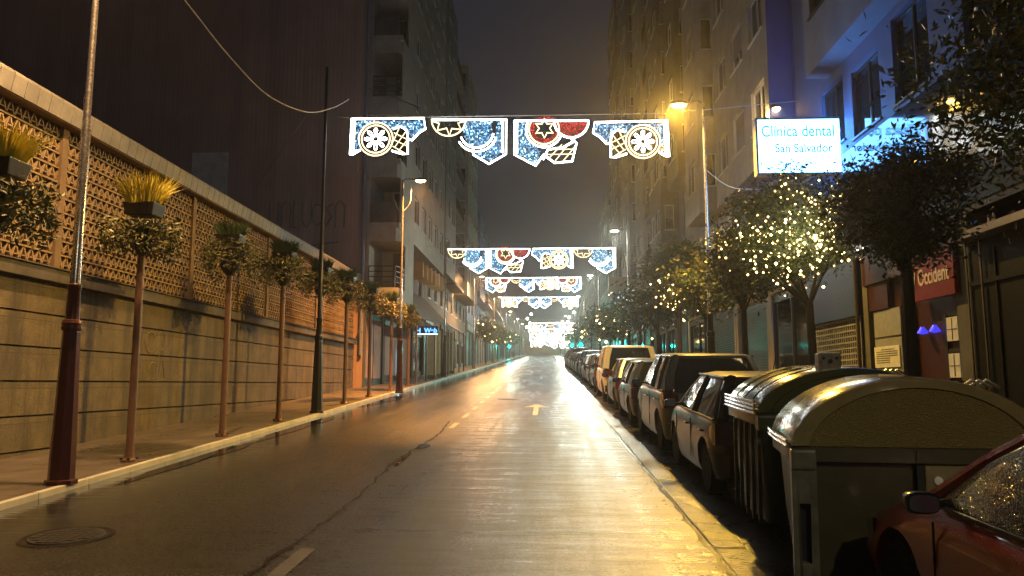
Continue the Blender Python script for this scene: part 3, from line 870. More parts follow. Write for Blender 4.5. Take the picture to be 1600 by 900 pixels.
for (a, b_, z0, z1) in ops + ops2: window(root, Vector((RX, 3 + a, z0)), UY, NR, b_ - a, z1 - z0, .45 if b_ - 3 > 14 else 0, 'frame_dark')
mb = MB(); mb.box(RX + .02, RX + .3, 3, YE, 4.62, 7.199); mb.build('core', 'black_panel', root)
mb = MB()
y = 3.0
while y < YE - .1:
    yy = min(y + 2.6, YE); mb.box(RX, RX + .019, y + .004, yy - .004, 4.75, 7.19); y += 2.6
mb.build('glass_cladding', 'clad_glass', root)
# cantilevered upper bay
w_ = MB(); face(w_, (6.55, 14.6, 9.35), UY, NR, 4.2, 9.35, 21, [(.5, 1.9, 10.7, 12.2), (2.3, 3.7, 10.7, 12.2), (.5, 1.9, 13.7, 15.2), (2.3, 3.7, 13.7, 15.2)], .2)
w_.box(6.75, RX - .003, 14.6, 18.8, 9.35, 9.55); w_.box(6.75, RX - .003, 14.6, 14.8, 9.55, 21); w_.box(6.75, RX - .003, 18.6, 18.8, 9.55, 21)
w_.build('bay', 'render_white', root)
for a in (.5, 2.3):
    for zw in (10.7, 13.7): window(root, Vector((6.55, 14.6 + a, zw)), UY, NR, 1.4, 1.5, 0, 'frame_dark')
# ledge over the shops
mb = MB(); mb.box(RX - .35, RX + .02, 3, 13.05, 4.08, 4.2); mb.build('ledge', 'bronze_trim', root)
# black closed frontage
sh = MB(); sh.box(RX - .05, RX + .3, 3, 13.0, -.2, 4.079)
for k in range(9): sh.box(RX - .075, RX - .051, 3.4 + k * 1.1, 3.44 + k * 1.1, .4, 3.9)
sh.box(RX - .09, RX - .051, 3, 12.95, 3.35, 3.42)
sh.build('black_frontage', 'black_panel', root)
mb = MB(); 
for yy in (12.55, 12.97): mb.box(RX - .1, RX - .076, yy, yy + .03, .4, 4.07)
mb.build('trim', 'bronze_trim', root)
for yy, zc in ((11.6, 4.35),):       # pale emblem on the dark fascia: an open winged letter
    q = onX(1553, 350, RX - .0); mb = MB(); x = RX - .03
    for a, b_ in (((-.12, -.16), (-.07, .16)), ((-.07, .16), (0, -.05)), ((0, -.05), (.07, .16)), ((.07, .16), (.12, -.16))):
        mb.bar((x, q.y - a[0], q.z + a[1]), (x, q.y - b_[0], q.z + b_[1]), .035, .02)
    mb.build('emblem', 'bronze_trim', root)
# red insurance shop: piers, fascia, door with posters
mb = MB(); mb.box(RX - .02, RX + .3, 13.02, 13.5, 0, 4.6); mb.box(RX - .02, RX + .3, 17.15, 17.4, 0, 4.6); mb.box(RX - .02, RX + .3, 15.3, 15.5, 0, 3.4); mb.build('pier', 'concrete_dark', root)
mb = MB(); mb.box(RX + .1, RX + .3, 13.5, 17.15, 0, 4.6); mb.build('shopfront', 'red_dark', root)
mb = MB(); mb.box(RX - .05, RX + .099, 13.35, 17.3, 3.9, 4.6); mb.box(RX + .0, RX + .06, 16.2, 17.14, 3.32, 3.89); mb.build('upper_fascia', 'red_dark', root)
mb = MB(); mb.box(RX + .04, RX + .099, 13.52, 13.6, .7, 3.0); mb.box(RX + .04, RX + .099, 14.02, 14.1, .7, 3.0)
for z0 in (.75, 1.55, 2.3, 2.95): mb.box(RX + .05, RX + .098, 13.6, 14.02, z0, z0 + .07)
mb.build('door', 'frame_dark', root)
for k, z0 in enumerate((1.2, 1.86, 2.5)):
    mb = MB(); mb.box(RX + .03, RX + .045, 13.62, 13.99, z0, z0 + .42); o = mb.build('poster', 'white_card', root)
    l = MB(); l.box(RX + .022, RX + .029, 13.80, 13.812, z0 + .02, z0 + .4)
    if k: l.box(RX + .022, RX + .029, 13.64, 13.97, z0 + .2, z0 + .212)
    l.build('fold', 'text_grey', o)
mb = MB(); mb.box(RX + .03, RX + .099, 15.75, 17.0, .8, 3.3); mb.build('window_board', 'grey_panel', root)
mb = MB(); mb.box(RX + .02, RX + .029, 15.75, 17.0, 2.72, 2.74); mb.build('seam', 'frame_dark', root)
# downpipe, blue fascia, grille shutter
mb = MB(); mb.tube([(RX - .08, 17.6, .8), (RX - .08, 17.6, 4.6)], .045, 8); mb.build('downpipe', 'bronze_trim', root)
mb = MB(); mb.box(RX - .03, RX + .3, 17.75, 21.1, 3.3, 4.61); mb.build('blue_fascia', 'blue_fascia', root)
mb = MB(); mb.box(RX + .2, RX + .3, 17.75, 21.2, 0, 3.29); mb.build('shop_recess', 'black_panel', root)
mb = MB(); z = .95
while z < 3.25:
    mb.box(RX + .06, RX + .09, 17.8, 20.9, z, z + .035)
    k = 17.8
    while k < 20.9: mb.box(RX + .065, RX + .085, k, k + .04, z + .036, z + .13); k += .13
    z += .135
mb.build('grille_shutter', 'roller_shutter', root)

# notice, sign board, violet lamps
root = thing('notice', 'white printed notice taped to the grey window board behind the dark tree', 'notice', (RX, 16, 1.9))
q0, q1 = onX(1408, 573, RX + .02), onX(1367, 543, RX + .02)
mb = MB(); mb.box(RX + .006, RX + .018, q0.y, q1.y, q0.z, q1.z); mb.build('sheet', 'white_card', root)
mb = MB(); 
for k in range(7):
    zz_ = q1.z - .06 - k * .045; mb.box(RX + .002, RX + .005, q0.y + (.1 if k else .25) + (.35 if k > 3 else 0), q1.y - .1 - (.25 if not k else 0) , zz_ - .018, zz_)
mb.build('text_lines', 'text_grey', root)
root = thing('shop_sign', 'red shop sign with pale lettering beside the black frontage', 'sign', (RX - .1, 14, 3.6))
mb = MB(); mb.box(RX - .14, RX - .051, 13.3, 14.9, 3.28, 4.12); mb.build('panel', 'red_panel', root, bevel=.01)
text_mesh('Occident', .42, 'text_pale', 'lettering', root, (RX - .145, 14.55, 3.56), (0, -1, 0), (0, 0, 1), width=1.1, bold=.006)
mb = MB(); mb.bar((RX - .15, 14.78, 3.9), (RX - .15, 14.70, 3.72), .03, .01); mb.bar((RX - .15, 14.62, 3.9), (RX - .15, 14.73, 3.5), .03, .01); mb.build('emblem', 'text_pale', root)
for k, (a, b_) in enumerate(((1443, 515), (1462, 512))):
    q = onX(a, b_, RX); mb = MB(); mb.lathe([(.03, .05), (.09, -.04), (.1, -.07), (.02, -.09)], 10, (RX - .02, q.y, q.z))
    o = mb.build('wall_lamp', 'lamp_violet', None, smooth=True); tag(o, ('larger' if k else 'smaller') + ' violet blue glowing lamp on the red shopfront behind the tree', 'lamp')
mb = MB(); mb.tube([(RX - .25, 13.3, .75), (RX - .25, 13.3, 1.75)], .035, 8); mb.box(RX - .33, RX - .17, 13.05, 13.55, 1.7, 1.8)
o = mb.build('letter_stand', 'bronze_trim', None); tag(o, 'small bronze post with a flat top beside the shop door', 'post')

# ---------------------------------------------------------------- dental sign, lit on both faces
root = thing('dental_sign', 'bright white and turquoise backlit dental clinic sign projecting over the right pavement', 'sign', (6.1, 18.2, 6.7))
x0, x1, z0, z1 = 5.12, 7.06, 6.76, 8.07
mb = MB(); a = .05
mb.box(x0 - a, x1, 18.12, 18.38, z0 - a, z0); mb.box(x0 - a, x1, 18.12, 18.38, z1, z1 + a); mb.box(x0 - a, x0, 18.12, 18.38, z0 + .001, z1 - .001)
mb.box(x1, x1 + .039, 18.2, 18.3, z0 + .2, z0 + .3); mb.box(x1, x1 + .039, 18.2, 18.3, z1 - .3, z1 - .2)
mb.build('frame', 'frame_white', root)
mb = MB(); mb.box(x0 + .002, x1 - .002, 18.135, 18.365, z0 + .002, z1 - .002); mb.build('light_panel', 'sign_face', root)
text_mesh('Clínica dental', .40, 'sign_turquoise', 'lettering', root, (x0 + .09, 18.13, z1 - .42), (1, 0, 0), (0, 0, 1), width=1.72, bold=.005)
text_mesh('San Salvador', .30, 'sign_grey', 'lettering', root, (x0 + .40, 18.13, z0 + .50), (1, 0, 0), (0, 0, 1), width=1.36, bold=.004)
text_mesh('Vareas 1, 4º', .24, 'sign_faint', 'lettering', root, (x0 + .16, 18.13, z0 + .15), (1, 0, 0), (0, 0, 1), width=1.3)
mb = MB(); c = Vector((x0 + .2, 18.13, z0 + .68))
for k in range(5):
    t_ = k * 2 * math.pi / 5 + .3; mb.bar(c, c + Vector((math.cos(t_) * .06, 0, math.sin(t_) * .06)), .02, .004)
mb.build('emblem', 'sign_grey', root)

# ---------------------------------------------------------------- right: the other blocks
apartment('apartment_building', 'cobalt blue block, blue sign light put into its wall colour, with projecting bay and a wall lamp, just beyond the clinic', 1, 7.35, 21.25, 30, 7, wall='render_signlit_blue',
          bays=[(22.2, 29.4, .70, 1, 7, 'render_beige')], end_windows=False, seed=11, g=4.7, fh=3.0, base='render_cream', trim='render_blue', glass='dark_glass')
apartment('apartment_building', 'beige block with dark hanging bays, third on the right side', 1, 7.35, 30.1, 40, 9, wall='render_beige',
          bays=[(31.2, 34.2, 1.0, 1, 9, 'render_beige'), (36, 39.4, 1.0, 2, 9, 'concrete_dark')], seed=12, g=4.6, base='render_cream')
apartment('apartment_building', 'grey block with plain vertical bays, fourth on the right side', 1, 7.3, 40.1, 54, 9, wall='render_grey',
          bays=[(41.5, 46, 1.0, 1, 9, 'render_brown'), (49, 53, 1.0, 1, 9, 'render_beige')], balc=[(46.2, 48.8, .9, 1, 9)], seed=13)
apartment('apartment_building', 'brown tall block at the end of the high row on the right', 1, 7.3, 54.1, 74, 10, wall='render_brown',
          bays=[(56, 62, 1.1, 1, 10, 'render_grey'), (65, 72, 1.1, 1, 10, 'render_brown')], seed=14)
apartment('apartment_building', 'mid height grey block beyond the high row on the right', 1, 7.5, 74.1, 105, 5, wall='render_grey', bays=[(80, 90, 1.0, 1, 5)], seed=15, pitch=4)
apartment('apartment_building', 'low far block on the right near the top of the rise', 1, 7.6, 105.1, 232, 3, wall='render_brown', seed=16, pitch=7, ww=1.8)
root = apartment('far_building', 'small amber lit building closing the view at the top of the street', -1, 9, 236, 256, 2, wall='render_cream', seed=17, pitch=4, depth=26, base='render_orange')

mb = MB(); mb.box(6.64, 7.345, 22.14, 22.195, S * 21.25 + 4.7 + 2.6, S * 21.25 + 4.7 + 21.1)  # slab added on the bay's end face to carry the sign's blue light as colour
o = mb.build('blue_light_panel', 'render_signlit_blue', None); bl_root = [x for x in bpy.data.objects if x.get('label', '').startswith('cobalt blue')][0]
o.parent = bl_root; o.location = -bl_root.location
# billboard-like blade sign with leafy pattern and a blue panel beneath, right side
root = thing('blade_sign', 'beige projecting shop sign with dark leaf pattern above a blue panel on the right', 'sign', (5.6, 58, zz(58) + 3.5))
a, b_ = at(951, 455, 58), at(1012, 432, 58)
mb = MB(); mb.box(a.x, b_.x + .5, 58, 58.3, a.z, b_.z); mb.build('board', 'render_cream', root)
mb = MB()
for k in range(9):
    cx = a.x + .25 + (b_.x - a.x) * k / 8.5; cz = (a.z + b_.z) / 2 + (.12 if k % 2 else -.1)
    mb.loft([[(cx - .2, yy, cz - .1), (cx, yy, cz - .04), (cx + .18, yy, cz + .14), (cx - .02, yy, cz + .1)] for yy in (57.97, 57.998)])
mb.build('leaf_motif', 'frame_dark', root)
c = at(956, 500, 58)
mb = MB(); mb.box(c.x, b_.x + .4, 58.05, 58.25, c.z, a.z - .05); mb.build('blue_panel', 'render_blue', root)
# ================================================================ STREET FURNITURE
def lamp_post(y, x, side, label, base='post_maroon', pole='post_steel', hz=8.1, arm=.65, lens='lens_yellow', power=900, colr=(1, .72, .35), head=True, thick=1.0, spread=180, aim=.12):
    """octagonal tapered base, collar, slender pole, arm and luminaire"""
    z0 = S * y + (.07 if side < 0 else .13)
    t_ = thing('street_lamp', label, 'street lamp', (x, y, z0), 'street lamps along the pavements')
    mb = MB(); k = thick
    mb.lathe([(.19 * k, 0), (.19 * k, .05), (.155 * k, .06), (.15 * k, .35), (.105 * k, 1.9), (.10 * k, 1.93)], 8, (x, y, z0)); mb.build('base', base, t_)
    mb = MB(); mb.lathe([(.115 * k, 1.93), (.125 * k, 1.96), (.115 * k, 1.99), (.125 * k, 2.02), (.11 * k, 2.06), (.085 * k, 2.07), (.075 * k, 2.44), (.085 * k, 2.46), (.085 * k, 2.52), (.06 * k, 2.54)], 14, (x, y, z0)); mb.build('collar', base, t_, smooth=True)
    mb = MB(); mb.lathe([(.062 * k, 2.5), (.062 * k, 4.6), (.05 * k, 4.62), (.042 * k, hz)], 12, (x, y, z0)); mb.build('pole', pole, t_, smooth=True)
    if head:
        mb = MB(); hx = x - side * arm
        mb.tube([(x, y, z0 + hz - .08), (x, y, z0 + hz), (x - side * .12, y, z0 + hz + .05), (hx + side * .2, y, z0 + hz + .03)], .028, 8); mb.build('arm', pole, t_, smooth=True)
        mb = MB(); zt = z0 + hz - .02
        rings = []
        for (dx, w_, h_) in ((-.26, .05, .03), (-.2, .11, .07), (0, .14, .10), (.18, .09, .07), (.26, .04, .03)):
            rings.append([(hx + dx, y - w_, zt), (hx + dx, y - w_ * .8, zt + h_), (hx + dx, y + w_ * .8, zt + h_), (hx + dx, y + w_, zt)])
        mb.loft(rings); mb.build('luminaire', 'post_dark', t_, smooth=True)
        mb = MB()
        rings = []
        for a_ in range(0, 9):
            ph = math.pi * a_ / 8; rx = -.21 * math.cos(ph); sc_ = max(.02, math.sin(ph))
            rings.append([(hx + rx, y + .115 * sc_ * math.cos(q), zt - .003 - .085 * sc_ * math.sin(q)) for q in [math.pi * j / 8 for j in range(9)]])
        mb.loft(rings, closed=False, cap=False); mb.build('lens', lens, t_, smooth=True)
        area('lamp_light', (hx, y, zt - .14), power, colr, .3, (-side * .42, -.2, -1) if side > 0 else (aim, 0, -1), spread)
    return t_
ORD = {(112, 4.2): 'nearest', (138, 4.2): 'second', (165, 4.2): 'third', (195, 4.2): 'fourth', (225, 4.2): 'last', (120, -6.2): 'nearest', (150, -6.2): 'second', (180, -6.2): 'third', (215, -6.2): 'last'}
O = (1, .47, .17); YL = (1, .72, .28); WH = (.95, 1, .80)
lamp_post(9.62, -6.1, -1, 'near maroon based street lamp post on the left pavement', hz=9.3, arm=.8, lens='lens_orange', power=700, colr=(1, .56, .23), thick=1.0, spread=130, aim=-.55)
lamp_post(20.4, -6.1, -1, 'dark slim lamp post without a lamp head between the planters', base='post_dark', pole='post_dark', hz=9.6, head=False, thick=.95)
lamp_post(29.6, -5.65, -1, 'lit lamp post with an orange lamp in front of the corner loggias', hz=8.4, arm=.7, lens='lens_orange', power=2100, colr=(1, .40, .08), thick=.9, spread=120)
lamp_post(47, -6.2, -1, 'left lamp post next to the ochre pillars', hz=8.2, head=False, thick=.9)
lamp_post(66, -6.2, -1, 'left lamp post with a white painted pole under the third garland', base='post_steel', hz=8.0, lens='lens_orange', power=1400, colr=(1, .5, .18))
lamp_post(92, -6.2, -1, 'far left lamp post below the fourth garland', base='post_steel', hz=8.0, lens='lens_orange', power=1900, colr=(1, .5, .18))
lamp_post(19.8, 4.2, 1, 'tall right lamp post with a bright yellow lamp over the parked cars', base='post_dark', hz=8.1, lens='lens_yellow', power=1650, colr=(1, .56, .08), spread=150, thick=.9)
lamp_post(39.0, 4.2, 1, 'second right lamp post with a pale lit lamp', base='post_dark', hz=7.7, lens='lens_white', power=650, colr=WH, thick=.9)
lamp_post(60.8, 4.2, 1, 'third right lamp post, pale and slim, beside the blade sign', base='post_steel', hz=7.5, lens='lens_white', power=800, colr=WH)
lamp_post(84, 4.2, 1, 'fourth right lamp post behind the traffic signals', base='post_steel', hz=7.4, lens='lens_white', power=1500, colr=WH)
lamp_post(-4.5, 4.2, 1, 'lamp post on the right pavement behind the viewer', base='post_dark', hz=8.1, lens='lens_yellow', power=600, colr=(1, .90, .62), thick=.9)
for y, x in ((112, 4.2), (138, 4.2), (165, 4.2), (195, 4.2), (225, 4.2), (120, -6.2), (150, -6.2), (180, -6.2), (215, -6.2)):
    sd = 1 if x > 0 else -1
    lamp_post(y, x, sd, 'small lit lamp post on the %s pavement, %s of the small far ones there' % ('right' if x > 0 else 'left', ORD[(y, x)]), base='post_steel', hz=7.6, lens='lens_white', power=900, colr=WH)
# wall mounted lamp on the cobalt building
t_ = thing('wall_lamp', 'bright amber wall lamp on a bracket above the dental sign', 'lamp', (6.7, 22.0, 9.6))
q = at(1213, 170, 22.0)
mb = MB(); mb.tube([(6.7, 22.14, q.z + .1), (6.68, 22.05, q.z + .15), (q.x, 22.0, q.z + .12)], .025, 8); mb.build('bracket', 'post_dark', t_)
mb = MB(); mb.lathe([(.02, .1), (.10, .04), (.12, 0)], 12, (q.x, 22.0, q.z + .02), cap=False); mb.build('shade', 'post_dark', t_, smooth=True)
mb = MB(); mb.lathe([(.115, .015), (.09, -.05), (.02, -.09)], 12, (q.x, 22.0, q.z)); mb.build('lens', 'lens_orange', t_, smooth=True)
area('wall_lamp_light', (6.48, 22.25, q.z - .12), 55, (1, .58, .16), .12, (.4, 1, -.15))

# cables
def cable(pts, r, name, label, mat='cable_grey'):
    P = [Vector(p) for p in pts]; out_ = []
    for i in range(len(P) - 1):
        p0, p1, p2, p3 = P[max(i - 1, 0)], P[i], P[i + 1], P[min(i + 2, len(P) - 1)]
        for k in range(6):
            t = k / 6; out_.append(.5 * ((2 * p1) + (-p0 + p2) * t + (2 * p0 - 5 * p1 + 4 * p2 - p3) * t * t + (-p0 + 3 * p1 - 3 * p2 + p3) * t ** 3))
    out_.append(P[-1])
    mb = MB(); mb.tube(out_, r, 6); o = mb.build(name, mat, None, smooth=True); tag(o, label, 'cable'); return o
cable([at(240, -60, 11.5), at(300, 15, 13), at(360, 90, 14.6), at(420, 150, 16.5), at(480, 175, 18.3), at(520, 168, 19.7), at(545, 155, 20.4)], .015, 'hanging_cable', 'thick pale cable sagging in the air before the windowless wall')
cable([at(480, 178, 18.3), at(440, 235, 23), at(400, 292, 28)], .011, 'thin_wire', 'thin wire dropping from the sagging cable towards the windowless wall')
cable([at(575, 138, 33.3), at(610, 150, 30), at(655, 168, 27)], .02, 'short_cable', 'short dark cable crossing in front of the upper loggias', 'post_dark')
cable([at(612, 300, 29.6), at(625, 330, 29.6), at(640, 318, 29.6), at(643, 290, 29.6)], .018, 'lamp_cable', 'looped cable hanging beside the orange lit lamp post')
cable([at(1099, 262, 19.8), at(1140, 292, 20), at(1185, 296, 20.5)], .012, 'lamp_cable', 'thin cable running from the yellow lamp post to the cobalt building')
cable([at(978, 400, 39), at(984, 430, 39), at(1000, 455, 39)], .03, 'lamp_cable', 'loose cable hanging from the pale second right lamp post')

# traffic signals
def signal(x, y, label, s=1.0):
    z0 = S * y; t_ = thing('traffic_light', label, 'traffic light', (x, y, z0), 'green traffic lights up the street')
    mb = MB(); mb.lathe([(.07, 0), (.06, 2.3)], 10, (x, y, z0)); mb.build('post', 'post_dark', t_)
    mb = MB(); mb.box(x - .17, x + .17, y - .12, y + .12, z0 + 2.0, z0 + 3.0)
    for k in range(3): mb.lathe([(.13, -.12), (.13, -.26)], 12, (x, y, z0 + 2.18 + k * .31), 'y', cap=False)
    mb.build('housing', 'post_dark', t_)
    mb = MB(); mb.lathe([(.005, -.19), (.12, -.18), (.16, -.125)], 16, (x, y, z0 + 2.18), 'y'); mb.build('green_lens', 'signal_green', t_, smooth=True)
    for k in (1, 2):
        mb = MB(); mb.lathe([(.005, -.15), (.09, -.145), (.115, -.125)], 12, (x, y, z0 + 2.18 + k * .31), 'y'); mb.build('dark_lens', 'plastic_black', t_, smooth=True)
    point('signal_light', (x, y - .45, z0 + 2.18), 800, (.0, 1, .75), .05)
signal(3.95, 88, 'green traffic light on a post beyond the white van')
signal(3.5, 104, 'second green traffic light a little further up on the right')
signal(-6.3, 132, 'small far green traffic light on the left side')

# hanging planters on posts
def planter(y, x, label, straw=False, h=3.45, seed=0, shape=0):
    rnd = random.Random(seed); z0 = S * y + .07
    t_ = thing('post_planter', label, 'planter', (x, y, z0), 'planters on tall posts along the left pavement')
    mb = MB(); mb.lathe([(.12, 0), (.12, .03), (.075, .06), (.06, .18), (.056, h)], 12, (x, y, z0)); mb.build('post', 'post_rust', t_, smooth=True)
    mb = MB()
    for k in range(4):
        a_ = k * math.pi / 2 + .4; mb.box(x + .1 * math.cos(a_) - .02, x + .1 * math.cos(a_) + .02, y + .1 * math.sin(a_) - .02, y + .1 * math.sin(a_) + .02, z0 + .03, z0 + .06)
    mb.build('anchor_bolts', 'post_dark', t_)
    mb = MB(); mb.lathe([(.07, h - .25), (.17, h - .12), (.2, h), (.19, h + .02)], 14, (x, y, z0)); mb.build('lower_bowl', 'planter_black', t_, smooth=True)
    mb = MB(); mb.lathe([(.16, h + .1), (.30, h + .16), (.31, h + .25), (.28, h + .27)], 18, (x, y, z0))
    mb.lathe([(.05, h), (.05, h + .3)], 8, (x, y, z0)); mb.build('middle_ring', 'planter_black', t_, smooth=True)
    mb = MB(); mb.loft([[(x - .21, y - .16, z0 + h + .36), (x + .21, y - .16, z0 + h + .36), (x + .21, y + .16, z0 + h + .36), (x - .21, y + .16, z0 + h + .36)],
                        [(x - .25, y - .2, z0 + h + .56), (x + .25, y - .2, z0 + h + .56), (x + .25, y + .2, z0 + h + .56), (x - .25, y + .2, z0 + h + .56)]])
    mb.build('trough', 'planter_black', t_, bevel=.015)
    # foliage: trailing basket leaves, and blades on top
    mb = MB()
    tf = [rnd.uniform(.7, 1.3) for _ in range(9)]
    for k in range(1200):
        a_ = rnd.uniform(0, 2 * math.pi); drop = rnd.random() ** 1.2; q_ = tf[int(a_ / 6.2832 * 9) % 9]
        if shape and rnd.random() < .35: drop = -rnd.random() * .45
        r_ = (.24 + .34 * rnd.random() ** .6) * (1 if drop > 0 else .8) * (.75 + .3 * q_)
        p = Vector((x + r_ * math.cos(a_), y + r_ * math.sin(a_), z0 + h + .22 + .05 * rnd.gauss(0, 1) - .44 * drop * q_ + .05 * math.sin(3 * a_ + seed)))
        leaf(mb, p, rnd, .05, .02)
    mb.build('trailing_leaves', 'leaf_basket', t_, fix=False)
    mb = MB()
    for k in range(620 if straw else 380):
        a_ = rnd.uniform(0, 2 * math.pi); r0 = .24 * rnd.random() ** .5; L = rnd.uniform(.16, .56) * (1 if straw else .7)
        lean = rnd.uniform(.0, .95) * (.5 + .5 * math.sin(2.3 * a_ + seed) ** 2); p0 = Vector((x + r0 * math.cos(a_), y + r0 * math.sin(a_), z0 + h + .54))
        d = Vector((math.cos(a_) * lean, math.sin(a_) * lean, 1)).normalized(); p1 = p0 + d * L * .6; p2 = p0 + d * L + Vector((math.cos(a_), math.sin(a_), -.3)) * L * .3 * lean
        s_ = d.cross(Vector((0, 1, 0))).normalized() * .009
        i = len(mb.v); mb.v += [tuple(p0 - s_), tuple(p0 + s_), tuple(p1 + s_ * .8), tuple(p1 - s_ * .8), tuple(p2)]; mb.f += [(i, i + 1, i + 2, i + 3), (i + 3, i + 2, i + 4)]
    mb.build('grass_blades', 'leaf_straw' if straw else 'leaf_green', t_, fix=False)
def leaf(mb, p, rnd, L, W):
    d = Vector((rnd.gauss(0, 1), rnd.gauss(0, 1), rnd.gauss(-.25, .8))).normalized(); s_ = d.cross(Vector((rnd.gauss(0, 1), rnd.gauss(0, 1), rnd.gauss(0, 1)))).normalized()
    k = rnd.uniform(.7, 1.3); n = d.cross(s_) * L * .12; i = len(mb.v)
    mb.v += [tuple(p - d * L * k), tuple(p + s_ * W * k + n), tuple(p + d * L * k), tuple(p - s_ * W * k + n)]
    mb.f.append((i, i + 1, i + 2, i + 3))
pl = [(8.35, 'planter basket at the left edge in front of the lattice, nearest of the row', True, 3.3), (11.53, 'planter crowned with tall straw yellow grass beside the near lamp post', True, 3.4),
      (14.86, 'planter with a dark green bushy ring, second post beyond the near lamp post', False, 3.4), (17.99, 'planter with dark foliage just before the headless lamp post', False, 3.45),
      (21.1, 'planter half hidden behind the headless lamp post', False, 3.4), (23.9, 'planter on a rusty post just beyond the headless lamp post', False, 3.4),
      (27.2, 'planter standing just before the orange lit lamp post', False, 3.3), (31.0, 'planter standing below the corner loggias', False, 3.2), (35.0, 'farthest planter of the row, before the dark canopy', False, 2.9)]
for k, (y, lab, st, h) in enumerate(pl): planter(y, -6.28, lab, st, h, seed=20 + k, shape=k > 1)
# left kerb bollards/slim posts further up
for k in range(8):
    y = 37.5 + k * 3.1; mb = MB(); mb.lathe([(.07, 0), (.05, .05), (.045, 2.9), (.02, 2.95)], 8, (-6.35, y, S * y + .07))
    o = mb.build('kerb_post', ['post_rust', 'post_dark'][k % 2], None, smooth=True)
    tag(o, '%s post by the left kerb, %s in the file running up from the canopy' % (['rusty', 'black'][k % 2], ['first', 'second', 'third', 'fourth', 'fifth', 'sixth', 'seventh', 'eighth'][k]), 'post', 'slim posts by the left kerb')

# ================================================================ LIGHT GARLANDS ACROSS THE STREET
# outlines measured on the motif sheet, metres, origin at upper left of each panel, z down
K = 1 / 351
def circ(cx, cz, r, a0=0, a1=360, n=22): return [(cx + r * math.cos(R(a0 + (a1 - a0) * k / n)), cz + r * math.sin(R(a0 + (a1 - a0) * k / n))) for k in range(n + 1)]
def inpoly(p, poly):
    c = False; n = len(poly)
    for i in range(n):
        (x0, y0), (x1, y1) = poly[i], poly[i - 1]
        if (y0 > p[1]) != (y1 > p[1]) and p[0] < (x1 - x0) * (p[1] - y0) / (y1 - y0) + x0: c = not c
    return c
def daisy(cx, cz, L=100):
    out_ = []
    for k in range(8):
        a_ = k * 45; ca, sa = math.cos(R(a_)), math.sin(R(a_))
        lp = [(24, 0), (50, 9), (90, 15), (L + 8, 9), (L + 13, 0), (L + 8, -9), (90, -15), (50, -9), (24, 0)]
        out_.append([(cx + x * ca - y * sa, cz + x * sa + y * ca) for x, y in lp])
    return out_
def star(cx, cz, r1, r2, n=6, rot=-90): return [(cx + (r1 if k % 2 == 0 else r2) * math.cos(R(rot + k * 180 / n)), cz + (r1 if k % 2 == 0 else r2) * math.sin(R(rot + k * 180 / n))) for k in range(2 * n + 1)]
PA = dict(w=745, white=[[(0, 0), (730, 5), (745, 115), (680, 155), (612, 230), (570, 215)], [(0, 0), (-8, 370), (25, 365), (90, 325)], [(30, 20), (22, 350)], [(570, 190), (572, 370), (520, 370), (410, 335)], [(420, 110), (500, 85), (560, 130), (572, 215)]],
          gold=[circ(250, 215, 172), circ(250, 215, 142)] + [], daisy=(250, 215), white2=[[(430, 150), (560, 220)], [(425, 220), (565, 290)], [(420, 290), (540, 360)], [(550, 140), (440, 300)], [(565, 230), (470, 350)], [(480, 110), (425, 240)]],
          fill=[('blue', [(40, 25), (720, 25), (735, 110), (670, 150), (612, 215), (560, 130), (500, 80), (420, 100), (430, 215), (40, 345)], [(250, 215, 180)])])
PB = dict(w=740, white=[[(0, 0), (735, 8), (730, 355), (565, 450), (410, 355), (412, 300)], [(700, 20), (700, 340)], circ(445, 125, 162, 8, 160), circ(445, 125, 200, 20, 150)],
          gold=[circ(170, 0, 168, 0, 180), [(20, 20), (75, 40), (60, 110), (150, 90), (178, 165), (200, 95), (290, 105), (262, 40), (320, 22)]], daisy=None, white2=[],
          fill=[('cyan', [(300, 12), (600, 12), (590, 180), (500, 270), (400, 275), (320, 200)], []), ('blue', [(640, 20), (690, 20), (690, 340), (565, 430), (440, 350), (480, 320), (590, 270), (630, 150)], [])])
PC = dict(w=740, white=[[(0, 0), (735, 8)], [(0, 0), (0, 345), (210, 460), (285, 355)], [(25, 20), (25, 330)], circ(565, 10, 170, 0, 180), [(285, 345), (395, 435), (570, 420), (615, 235), (560, 190)], circ(295, 95, 178, 20, 205), [(285, 400), (330, 300), (480, 280), (600, 210)]],
          gold=[circ(295, 95, 150, -30, 215), star(298, 85, 98, 52)], daisy=None, white2=[[(330, 400), (470, 250)], [(400, 420), (540, 240)], [(480, 420), (600, 270)], [(310, 350), (590, 350)], [(360, 300), (600, 300)]],
          fill=[('blue', [(25, 20), (110, 20), (120, 180), (260, 320), (210, 440), (25, 335)], []), ('red', circ(565, 15, 155, 0, 180), []), ('red', circ(295, 95, 145), [(298, 85, 100), (565, 10, 165)])])
